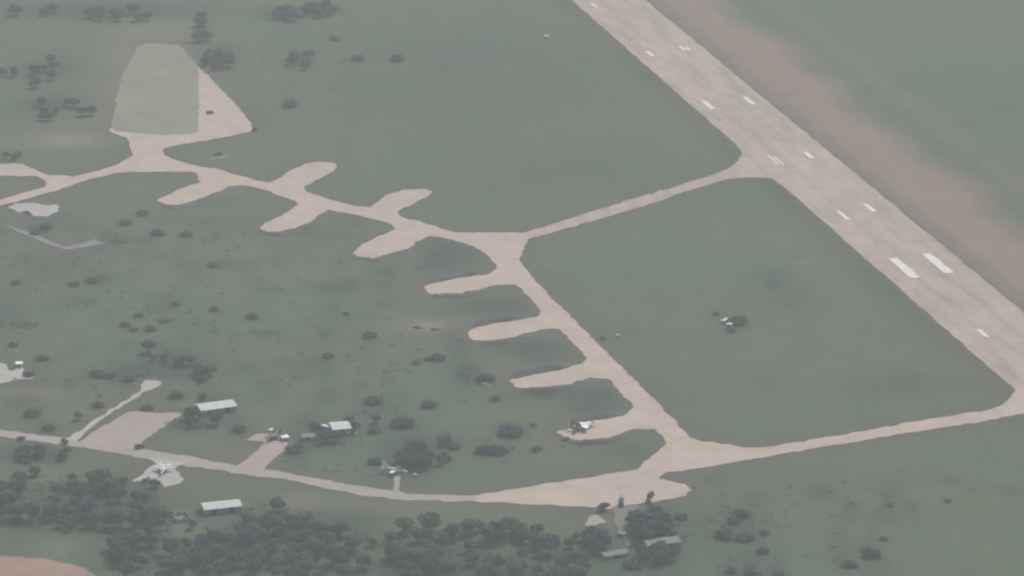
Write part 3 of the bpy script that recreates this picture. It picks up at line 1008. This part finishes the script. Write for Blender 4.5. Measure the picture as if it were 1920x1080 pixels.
tree(610, 828, 30, 'blue', 'bluish tree below the white roofed hall', WOODG)
tree(632, 828, 24, 'blue', 'bluish tree right of another below the white roofed hall', WOODG)
tree(560, 846, 22, 'mid', 'tree right of the flared parking pad', WOODG)
tree(543, 848, 16, 'mid', 'small tree touching the right edge of the flared pad', WOODG)
tree(704, 792, 20, 'mid', 'tree midway between hall and the broad bush on its right', WOODG)
tree(1216, 972, 16, 'dark', 'narrow dark tree at the top of the clump under the trucks', WOODG)
ring(408, 118, 24, 14, 8, 24, ['blue', 'dark'], 'dark bluish tree in the clump above the apron corner', 'trees in the clump above the apron corner', 10)
ring(565, 118, 24, 14, 5, 20, ['blue'], 'faint bluish tree in the far clump right of the apron', 'trees in the far clump right of the apron', 11)
ring(535, 34, 18, 8, 5, 22, ['blue', 'dark'], 'tree left of the small white building at the top', 'trees left of the small white building', 12)
ring(598, 26, 30, 7, 7, 22, ['blue', 'dark'], 'tree right of the small white building at the top', 'trees right of the small white building', 13)
ring(378, 60, 12, 30, 5, 22, ['blue'], 'tree in the row above the green-tinted apron', 'trees above the mossy apron', 14)
ring(60, 140, 56, 26, 8, 22, ['blue', 'dark'], 'tree in the grove at the upper left edge', 'trees in the grove at the upper left edge', 15)
ring(110, 215, 66, 18, 9, 20, ['dark', 'blue', 'mid'], 'tree in the grove left of the green-tinted apron', 'trees in the grove left of the mossy apron', 16)
ring(190, 30, 180, 12, 12, 22, ['blue'], 'tree in the far row along the top left edge', 'trees in the far row at the top left', 17)
ring(20, 296, 18, 5, 3, 18, ['mid'], 'tree above the taxiway branch at the left edge', 'trees above the taxiway branch', 18)
ring(62, 858, 28, 8, 6, 22, ['blue', 'dark'], 'dark bluish tree in the clump under the left end of the road', 'trees under the left end of the road', 19)
ring(118, 857, 8, 6, 2, 18, ['blue'], 'tree below the dark car at the path mouth', 'trees below the dark car at the path mouth', 20)
tree(272, 906, 13, 'dark', 'small dark tree overlapping the left arm of the white-finned jet pad', WOODG)
tree(392, 961, 13, 'dark', 'small dark tree overlapping the lower white shed', WOODG)
tree(290, 914, 20, 'dark', 'dark tree just below the white-finned jet pad', WOODG)
tree(360, 990, 20, 'dark', 'dark tree below the ruined masonry hut', WOODG)
tree(318, 968, 14, 'dark', 'small dark tree left of the ruined masonry hut', WOODG)


def inside(x, y, poly):
    c = False
    j = len(poly) - 1
    for i in range(len(poly)):
        xi, yi = poly[i]
        xj, yj = poly[j]
        if (yi > y) != (yj > y) and x < (xj - xi) * (y - yi) / (yj - yi) + xi:
            c = not c
        j = i
    return c


WOODS = [
    ([(-10, 905), (60, 890), (130, 895), (215, 905), (215, 1000), (120, 1000), (-10, 985)], 29, 'tree in the wood under the left road end'),
    ([(215, 905), (262, 915), (300, 930), (318, 950), (318, 1085), (215, 1085)], 24, 'tree in the wood below the white-finned jet pad'),
    ([(318, 1000), (460, 985), (460, 1090), (318, 1090)], 22, 'tree in the wood below the masonry ruin'),
    ([(400, 966), (520, 940), (560, 960), (600, 965), (600, 1090), (460, 1090), (460, 985)], 28, 'tree in the wood beside the lower shed'),
    ([(600, 1000), (850, 990), (850, 1095), (600, 1095)], 26, 'tree in the wood below the road bend'),
    ([(850, 990), (1100, 1000), (1100, 1095), (850, 1095)], 27, 'tree in the wood below the apron'),
]
CLEAR = [(230, 950, 26, 10), (500, 985, 24, 9), (60, 950, 22, 9), (700, 1040, 30, 12), (950, 1035, 30, 12), (110, 1025, 50, 20), (350, 1010, 46, 12), (340, 972, 28, 16), (415, 950, 50, 20), (90, 1070, 120, 28)]
under_pts = []
for wi, (poly, cnt, lab) in enumerate(WOODS):
    r = random.Random(100 + wi)
    x0, x1 = min(q[0] for q in poly), max(q[0] for q in poly)
    y0, y1 = min(q[1] for q in poly), max(q[1] for q in poly)
    got = []
    t_ = 0
    while len(got) < cnt and t_ < 6000:
        t_ += 1
        x, y = r.uniform(x0, x1), r.uniform(y0, y1)
        if not inside(x, y, poly):
            continue
        if any(((x - c[0]) / c[2]) ** 2 + ((y - c[1]) / c[3]) ** 2 < 1 for c in CLEAR):
            continue
        if any(((x - q[0]) / 17) ** 2 + ((y - q[1]) / 9) ** 2 < 1 for q in got):
            continue
        got.append((x, y))
    mx, my = sorted(q[0] for q in got)[len(got) // 2], sorted(q[1] for q in got)[len(got) // 2]
    named = {}
    for (x, y) in got:
        w_, k_ = r.uniform(18, 44), r.choice(['blue', 'dark', 'blue', 'mid', 'mid', 'olive', 'olive'])
        wd = {'blue': 'bluish', 'dark': 'dark', 'mid': 'green', 'olive': 'olive'}[k_]
        si = 'broad' if w_ > 36 else ('small' if w_ < 29 else 'medium')
        qd = ('back ' if y < my else 'front ') + ('left' if x < mx else 'right')
        named.setdefault(f"{si} {wd} tree in the {qd} {lab.replace('tree in', 'of')}", []).append((x, y, w_, k_))
    for lb, lst in named.items():
        lst.sort()
        pre = {1: [''], 2: ['left ', 'right '], 3: ['left ', 'middle ', 'right '], 4: ['leftmost ', 'left ', 'right ', 'rightmost ']}.get(len(lst), [''] * len(lst))
        for q, p_ in zip(lst, pre):
            tree(*q, p_ + lb, lab.replace('tree in', 'trees in'))
    for i in range(cnt * 9):
        x, y = r.uniform(x0, x1), r.uniform(y0, y1)
        if inside(x, y, poly) and not any(((x - c[0]) / c[2]) ** 2 + ((y - c[1]) / c[3]) ** 2 < 0.8 for c in CLEAR):
            under_pts.append((x, y))

# loose scrub in the meadows, thick in the rank patches
for (x, y, rx_, ry_, cnt) in ((330, 685, 60, 26, 90), (245, 702, 55, 22, 60), (40, 610, 40, 12, 40), (67, 432, 26, 10, 30), (215, 453, 26, 6, 25), (870, 700, 26, 26, 40), (812, 495, 34, 20, 40),
                              (350, 795, 46, 12, 60), (610, 822, 56, 14, 60), (700, 772, 46, 16, 30), (1020, 742, 60, 6, 25), (1395, 985, 60, 34, 60), (1400, 1066, 60, 14, 30), (1600, 1045, 60, 22, 40),
                              (300, 600, 90, 40, 60), (180, 740, 90, 40, 60), (460, 640, 150, 90, 90), (130, 520, 120, 60, 70), (720, 690, 150, 70, 80), (920, 830, 110, 30, 50), (420, 470, 200, 60, 70),
                              (1500, 960, 300, 80, 60), (620, 100, 200, 70, 50), (640, 880, 120, 20, 30), (360, 860, 60, 10, 0), (1260, 1030, 50, 20, 30)):
    for i in range(cnt // 3):
        under_pts.append((rnd.gauss(x, rx_ * .55), rnd.gauss(y, ry_ * .55)))
def paved(w_):
    return any(inside(w_.x, w_.y, q) for q in PAVE)


under_pts = [q for q in under_pts if not paved(G(*q))]
# low scrub on the floor of the woods and in the meadows: nobody could count it
r = random.Random(5)
um = MB()
for (x, y) in under_pts:
    c = G(x, y)
    for k in range(14):
        d = Vector((r.gauss(0, 1.3), r.gauss(0, 1.3), abs(r.gauss(0.6, 0.5))))
        s_ = r.uniform(0.3, 0.8)
        u = Vector((r.uniform(-1, 1), r.uniform(-1, 1), r.uniform(-.5, .5))).normalized()
        w = u.orthogonal().normalized()
        q = c + d
        um.add([q - u * s_, q + w * s_, q + u * s_], [(0, 1, 2)])
ume = bpy.data.meshes.new('undergrowth')
ume.from_pydata(um.v, [], um.f)
ume.materials.append(M['leafmid'])
uo = bpy.data.objects.new('undergrowth', ume)
col.objects.link(uo)
tag(uo, 'low scrub covering wood floors and rank patches of the meadows', 'undergrowth', kind='stuff')


# ------------------------------------------------------------------ aircraft
def jet_twin(label, loc, rz, skin, fin=None, group=None):
    """twin finned fighter, nose towards +X, 17.3 m long, wheels on the ground"""
    t = thing('fighter_jet', label, 'jet', loc, rz, group)
    fu = MB()
    fu.loft([(9.2, 0, 1.75, .04, .04), (8.4, 0, 1.8, .28, .26), (7.2, 0, 1.9, .48, .46), (5.6, 0, 2.05, .62, .66), (3.6, 0, 2.15, .72, .78), (1.5, 0, 2.15, .95, .70),
             (-1.5, 0, 2.15, 1.1, .58), (-5.0, 0, 2.1, 1.0, .42), (-7.0, 0, 2.05, .55, .25)], 14)
    for s_ in (-1, 1):   # engine trunks under the body
        fu.loft([(2.6, s_ * 1.0, 1.45, .48, .55), (0, s_ * 1.05, 1.45, .62, .62), (-4, s_ * 1.1, 1.75, .70, .66), (-6.7, s_ * 1.1, 1.95, .60, .56)], 10, 0.75)
    fu.build('fuselage', skin, t, True)
    cp = MB()
    cp.loft([(5.9, 0, 2.55, .1, .06), (5.2, 0, 2.78, .40, .28), (4.3, 0, 2.88, .46, .34), (3.3, 0, 2.80, .34, .22), (2.6, 0, 2.75, .1, .05)], 10)
    cp.build('canopy', M['glass'], t, True)
    for s_ in (-1, 1):
        w = MB()
        w.slab([(4.4, s_ * .55, 2.2), (2.2, s_ * 1.25, 2.2), (.6, s_ * 1.9, 2.2), (-2.6, s_ * 5.7, 2.1), (-3.9, s_ * 5.7, 2.1), (-4.1, s_ * 1.2, 2.2), (-4.1, s_ * .55, 2.2)], (0, 0, 1), .24)
        w.build('wing', skin, t)
        f = MB()
        f.slab([(-3.3, s_ * 1.55, 2.35), (-5.6, s_ * 2.05, 5.0), (-7.2, s_ * 2.05, 5.0), (-7.3, s_ * 1.6, 2.35)], (0, 1, -.16 * s_), .18)
        f.build('tail_fin', fin or skin, t)
        h = MB()
        h.slab([(-5.5, s_ * 1.5, 1.98), (-8.0, s_ * 3.9, 1.9), (-9.0, s_ * 3.9, 1.9), (-8.2, s_ * 1.5, 1.98)], (0, 0, 1), .16)
        h.build('tailplane', fin or skin, t)
        e = MB()
        e.tube((-6.6, s_ * 1.1, 1.95), (-8.0, s_ * 1.1, 2.0), .58, .46, 12)
        e.build('engine_nozzle', M['nozzle'], t)
        g_ = MB()
        g_.tube((-1.2, s_ * 1.45, 1.3), (-1.2, s_ * 1.5, .4), .1)
        lg = g_.build('landing_gear', M['nozzle'], t)
        MB().tube((-1.2, s_ * 1.5 - .14, .4), (-1.2, s_ * 1.5 + .14, .4), .4, .4, 10).build('wheel', M['rubber'], lg)
    g_ = MB().tube((4.2, 0, 1.5), (4.1, 0, .32), .08).build('landing_gear', M['nozzle'], t)
    MB().tube((4.1, -.2, .3), (4.1, .2, .3), .3, .3, 10).build('wheel', M['rubber'], g_)
    return t


def jet_trainer(label, loc, rz, skin):
    """straight winged trainer, nose towards +X, about 13 m long"""
    t = thing('trainer_jet', label, 'jet', loc, rz)
    MB().loft([(6.6, 0, 1.6, .05, .05), (5.4, 0, 1.7, .42, .40), (3.2, 0, 1.85, .62, .72), (.5, 0, 1.9, .80, .80), (-2.5, 0, 2.0, .62, .62), (-5.0, 0, 2.2, .36, .36), (-6.4, 0, 2.3, .16, .18)], 12).build('fuselage', skin, t, True)
    MB().loft([(4.4, 0, 2.3, .1, .05), (3.4, 0, 2.62, .36, .30), (1.8, 0, 2.72, .40, .34), (.4, 0, 2.6, .1, .1)], 10).build('canopy', M['glass'], t, True)
    for s_ in (-1, 1):
        MB().slab([(1.4, s_ * .6, 1.55), (.6, s_ * 4.8, 1.75), (-.8, s_ * 4.8, 1.75), (-1.2, s_ * .6, 1.55)], (0, 0, 1), .22).build('wing', skin, t)
        MB().slab([(-4.4, s_ * .1, 2.5), (-5.2, s_ * 2.4, 2.5), (-6.2, s_ * 2.4, 2.5), (-6.3, s_ * .1, 2.5)], (0, 0, 1), .14).build('tailplane', skin, t)
        lg = MB().tube((-.2, s_ * 1.2, 1.5), (-.2, s_ * 1.3, .3), .08).build('landing_gear', M['nozzle'], t)
        MB().tube((-.2, s_ * 1.3 - .12, .3), (-.2, s_ * 1.3 + .12, .3), .3, .3, 10).build('wheel', M['rubber'], lg)
    MB().slab([(-3.4, 0, 2.3), (-5.2, 0, 4.9), (-6.5, 0, 4.9), (-6.5, 0, 2.3)], (0, 1, 0), .16).build('tail_fin', skin, t)
    lg = MB().tube((3.8, 0, 1.4), (3.8, 0, .3), .07).build('landing_gear', M['nozzle'], t)
    MB().tube((3.8, -.12, .3), (3.8, .12, .3), .3, .3, 10).build('wheel', M['rubber'], lg)
    return t


jet_twin('pale fighter jet with dark twin fins on the stand beside the straight taxiway', G(1097, 803) + Vector((0, 0, .2)), heading((1078, 808), (1126, 796)), M['jetpale'], M['jetdark']).scale = (1.2, 1.2, 1.2)
jet_twin('grey fighter jet with white twin fins standing on the irregular pad below the road', G(306, 886) + Vector((0, 0, .2)), heading((306, 886), (311, 873)) + math.pi, M['jetgrey'], M['whitepaint'])
jet_twin('dark camouflaged fighter jet parked at the end of the flared pad', G(512, 824) + Vector((0, 0, .2)), heading((512, 824), (492, 838)), M['jetcamo'])
jet_trainer('white trainer jet with a single fin standing above the dirt track', G(741, 888) + Vector((0, 0, .2)), heading((716, 882), (764, 889)), M['whitepaint']).scale = (1.25, 1.25, 1.25)


# ------------------------------------------------------------------ sheds, huts, ruins
def shed(name, label, px_roof, z_roof, length, depth, eave, ridge, rz, roof, wall, doors=2, windows=4, cat='shed'):
    """gabled shed: centre of the roof seen at px_roof; long side along local x"""
    c = G(px_roof[0], px_roof[1], z_roof)
    t = thing(name, label, cat, (c.x, c.y, 0), rz)
    a, b = length / 2, depth / 2
    w = MB()
    w.box(-a, a, -b, b, -.3, eave)
    for s_ in (-1, 1):
        x = s_ * a
        w.add([(x - .12 * s_, -b + .02, eave - .02), (x - .12 * s_, b - .02, eave - .02), (x - .12 * s_, 0, ridge - .1), (x, -b + .02, eave - .02), (x, b - .02, eave - .02), (x, 0, ridge - .1)],
              [(0, 1, 2), (3, 5, 4), (0, 2, 5, 3), (1, 4, 5, 2)])
    w.build('wall', M[wall], t)
    k = (ridge - eave) / b
    o = .5
    for s_ in (-1, 1):
        r_ = MB()
        y0, y1 = s_ * .02, s_ * (b + o)
        z0, z1 = ridge, eave - k * o
        r_.add([(-a - o, y0, z0), (a + o, y0, z0), (a + o, y1, z1), (-a - o, y1, z1), (-a - o, y0, z0 + .14), (a + o, y0, z0 + .14), (a + o, y1, z1 + .14), (-a - o, y1, z1 + .14)],
               [(3, 2, 1, 0), (4, 5, 6, 7), (0, 1, 5, 4), (1, 2, 6, 5), (2, 3, 7, 6), (3, 0, 4, 7)])
        # raised seams of the sheets
        m_ = int(length / 2.4)
        for i in range(m_ + 1):
            x = -a + length * i / m_
            r_.add([(x - .06, y0, z0 + .14), (x + .06, y0, z0 + .14), (x + .06, y1, z1 + .14), (x - .06, y1, z1 + .14), (x - .06, y0, z0 + .22), (x + .06, y0, z0 + .22), (x + .06, y1, z1 + .22), (x - .06, y1, z1 + .22)],
                   [(4, 5, 6, 7), (0, 1, 5, 4), (1, 2, 6, 5), (2, 3, 7, 6), (3, 0, 4, 7)])
        r_.build('roof', M[roof], t)
    for i in range(doors):
        x = -a + length * (i + .5) / doors
        MB().box(x - 1.6, x + 1.6, -b - .06, -b + .1, 0, min(3.0, eave - .4)).build('door', M['dark'], t)
    for i in range(windows):
        x = -a + length * (i + .5) / windows + 2.6
        if abs(x) < a - .8:
            f = MB().box(x - .7, x + .7, -b - .05, -b + .1, 1.1, 2.3).build('window', M['wallpale'], t)
            MB().box(x - .55, x + .55, -b - .08, -b + .05, 1.2, 2.2).build('pane', M['glass'], f)
    return t


hd1 = heading((366, 764), (437, 754))
shed('shed', 'long white roofed shed between the gravel yard and the hall, upper one', (404, 757.5), 4.2, 22.0, 12.0, 3.4, 5.0, hd1, 'roofwhite', 'wall')
shed('shed', 'long white roofed shed below the road, lower one in the wood', (414, 943.5), 4.2, 21.0, 10.5, 3.4, 5.0, heading((375, 951), (449, 943)), 'roofwhite', 'wall')
hall = shed('hall', 'short white roofed hall standing among trees in the middle', (637, 796), 4.0, 10.8, 12.5, 3.4, 4.8, heading((620, 805), (655, 802)), 'roofwhite', 'wall', 1, 2, 'hall')
ax = MB()
ax.prism([(-10.4, 6.2), (-9.6, 3.2), (-6.2, -1.4), (-6.0, 2.6), (-6.0, 3.4)][::1], -.2, 2.9)
ax.build('annex', M['wall'], hall)
axr = MB()
axr.prism([(-10.9, 6.8), (-9.9, 2.8), (-6.0, -2.0), (-5.95, 3.7)], 2.95, 3.15)
axr.build('annex_roof', M['roofwhite'], hall)
shed('shed', 'low grey roofed shed left of the white roofed hall', (578, 815), 2.4, 7.0, 6.5, 2.0, 2.8, 0.05, 'roofgrey', 'wall', 1, 1)
shed('shed', 'low green grey shed roof half hidden under the trees below the trucks', (1240, 1013), 2.6, 19.0, 9.0, 2.2, 3.2, heading((1205, 1018), (1268, 1010)), 'roofgreen', 'wall', 2, 3)
shed('shed', 'narrow green grey shed at the bottom of the trampled yard', (1152, 1035), 2.4, 14.0, 6.0, 2.0, 2.9, heading((1130, 1040), (1178, 1032)), 'roofgreen', 'wall', 1, 2)
shed('hut', 'small white building between two clumps of trees at the very top', (557, 23), 2.8, 3.6, 4.0, 2.6, 3.2, 0.1, 'whitepaint' if False else 'roofwhite', 'wallpale', 1, 0, 'hut')


def flat_hut(label, px, py, lx, ly, h, rz, wall='wallpale', roof='whitepaint'):
    t = thing('hut', label, 'hut', G(px, py), rz)
    MB().box(-lx / 2, lx / 2, -ly / 2, ly / 2, -.2, h).build('wall', M[wall], t)
    MB().box(-lx / 2 - .25, lx / 2 + .25, -ly / 2 - .25, ly / 2 + .25, h + .005, h + .2).build('roof', M[roof], t)
    MB().box(-.45, .45, -ly / 2 - .05, -ly / 2 + .1, 0, min(2.0, h - .3)).build('door', M['dark'], t)
    return t


flat_hut('small white flat roofed hut on the pale pad at the left edge', 36, 688, 4.0, 4.5, 2.6, .1)
flat_hut('small pale hut, upper left of the pair by the large bush', 1359, 605, 2.4, 6.5, 2.0, -.5, 'wall', 'wallpale')
flat_hut('small pale hut, lower right of the pair by the large bush', 1368, 613, 3.0, 3.6, 2.0, -.3, 'wall', 'wallpale')
flat_hut('bright white hut at the right of the dark camouflaged jet', 534, 825, 4.0, 5.0, 2.2, .35)
flat_hut('small pale hut behind the tail of the dark camouflaged jet', 509, 810, 2.6, 4.0, 1.6, -.5, 'wallpale', 'wallpale')
flat_hut('tiny pale hut alone in the grass left of the runway', 1025, 71, 3.0, 3.4, 1.6, .2, 'wallpale', 'wallpale')
flat_hut('tiny pale marker cabin in grass right of the straight taxiway', 1158, 634, 1.4, 1.6, 2.2, .2, 'wallpale', 'wallpale')
flat_hut('small pale box hut at the right end of the white trainer jet', 778, 893, 1.8, 2.2, 1.2, .2, 'wall', 'wall')
flat_hut('small pale hut in the trampled yard between the tree clumps', 1166, 1005, 4.0, 4.0, 1.8, -.5, 'wall', 'roofgrey')
flat_hut('small pale hut among the trees right below the trucks', 1229, 961, 4.2, 4.0, 2.2, .15, 'wall', 'roofgrey')


def ruin(label, px, py, rz):
    """roofless masonry: four broken walls and a heap of blocks"""
    r = random.Random(9)
    t = thing('ruin', label, 'ruin', G(px, py), rz)
    a, b = 4.4, 5.5
    for (x0, x1, y0, y1) in ((-a, a, -b, -b + .4), (-a, a, b - .4, b), (-a, -a + .4, -b + .41, b - .41), (a - .4, a, -b + .41, b - .41)):
        w = MB()
        long_x = (x1 - x0) > (y1 - y0)
        K = 6
        for i in range(K):
            h = r.uniform(1.0, 3.0)
            if long_x:
                d = (x1 - x0) / K
                w.box(x0 + i * d, x0 + (i + 1) * d - .01, y0, y1, -.2, h)
            else:
                d = (y1 - y0) / K
                w.box(x0, x1, y0 + i * d, y0 + (i + 1) * d - .01, -.2, h)
        w.build('wall', M['brick'], t)
    h = MB()
    for i in range(60):
        x, y, z = r.gauss(0, 2.2), r.gauss(0, 2.6), r.uniform(0, .9)
        s_ = r.uniform(.2, .6)
        h.box(x - s_, x + s_, y - s_, y + s_, z - s_ * .5, z + s_ * .5)
    o = h.build('rubble', M['brick'], t)
    o['kind'] = 'stuff'
    return t


ruin('roofless masonry ruin among trees left below the lower white shed', 339, 972, .3)


def ring_shelter(label, px, py):
    """low ring shaped blast wall open to the front"""
    t = tag(MB().add(*ring_geo()).build('blast_wall', M['wall']), label, 'wall')
    t.location = G(px, py)
    return t


def ring_geo():
    vs_, fs_ = [], []
    K = 18
    for i in range(K + 1):
        a = math.radians(-60 + 300 * i / K)
        for (rr_, z) in ((3.6, -.2), (3.6, 1.8), (2.9, 1.8), (2.9, -.2)):
            vs_.append((math.cos(a) * rr_ * .8, math.sin(a) * rr_ * 1.9, z))
    for i in range(K):
        for j in range(4):
            k = (j + 1) % 4
            fs_.append((i * 4 + j, i * 4 + k, (i + 1) * 4 + k, (i + 1) * 4 + j))
    fs_.append((0, 1, 2, 3))
    fs_.append((K * 4, K * 4 + 3, K * 4 + 2, K * 4 + 1))
    return vs_, fs_


ring_shelter('grey ring shaped blast wall right below the white roofed hall', 661, 812)


# ------------------------------------------------------------------ vehicles
def truck(label, px, py, rz, cover, cab='truckgreen', scale=1.0, group=None):
    """army style lorry, front towards +X, 7.4 m long"""
    t = thing('truck', label, 'truck', G(px, py) + Vector((0, 0, .2)), rz, group)
    t.scale = (scale,) * 3
    MB().box(-3.6, 3.4, -.5, .5, .7, .95).build('chassis', M['rubber'], t)
    c = MB()
    c.add([(1.3, -1.2, .96), (3.5, -1.2, .96), (3.5, 1.2, .96), (1.3, 1.2, .96), (1.3, -1.15, 2.8), (2.5, -1.15, 2.8), (2.5, 1.15, 2.8), (1.3, 1.15, 2.8), (2.75, -1.2, 1.85), (3.5, -1.2, 1.7), (3.5, 1.2, 1.7), (2.75, 1.2, 1.85)],
          [(3, 2, 1, 0), (4, 5, 6, 7), (0, 1, 9, 8, 5, 4), (3, 7, 6, 11, 10, 2), (0, 4, 7, 3), (1, 2, 10, 9), (8, 9, 10, 11), (5, 8, 11, 6)])
    cb = c.build('cab', M[cab], t)
    MB().add([(2.52, -1.0, 2.68), (2.76, -1.05, 1.95), (2.76, 1.05, 1.95), (2.52, 1.0, 2.68), (2.56, -1.0, 2.70), (2.80, -1.05, 1.97), (2.80, 1.05, 1.97), (2.56, 1.0, 2.70)],
             [(0, 3, 2, 1), (4, 5, 6, 7), (0, 1, 5, 4), (1, 2, 6, 5), (2, 3, 7, 6), (3, 0, 4, 7)]).build('windscreen', M['glass'], cb)
    MB().box(-3.7, 1.15, -1.25, 1.25, .96, 1.5).build('cargo_bed', M['truckgreen'], t)
    k = MB()
    prof = [(-1.2, 1.51), (-1.2, 2.6), (-.8, 3.0), (0, 3.12), (.8, 3.0), (1.2, 2.6), (1.2, 1.51)]
    nn = len(prof)
    k.add([(-3.65, y, z) for y, z in prof] + [(1.1, y, z) for y, z in prof],
          [tuple(range(nn)), tuple(range(2 * nn - 1, nn - 1, -1))] + [(i, nn + i, nn + (i + 1) % nn, (i + 1) % nn) for i in range(nn)])
    k.build('canvas_cover', M[cover], t)
    for x in (2.5, -1.3, -2.6):
        for s_ in (-1, 1):
            MB().tube((x, s_ * .8, .52), (x, s_ * 1.2, .52), .52, .52, 12).build('wheel', M['rubber'], t)
    return t


H90 = math.pi / 2
truck('dark canvas topped truck on the apron edge above the trees', 1220, 933, H90 - .3, 'canvas')
truck('small dark truck just below the canvas topped one', 1216, 943, H90 + .2, 'canvas', scale=.72)
truck('dark truck with pale cab at the lower edge of the apron', 1165, 948, H90, 'canvas', scale=.95)
truck('truck with pale canvas standing tail to tail above the pale cab truck', 1166, 938, H90, 'canvaspale', scale=.9)
truck('dark truck standing in the mouth of the thin straight path', 121, 831, H90 + .5, 'canvas', scale=.85)
truck('dark truck at the right corner of the gravel yard', 262, 841, .4, 'canvas', scale=.8)
truck('dark truck alone on the pale apron near its sharp corner', 394, 214, .3, 'canvas', scale=.8)
print('trees+bushes', NT[0], 'objects', len(bpy.data.objects))
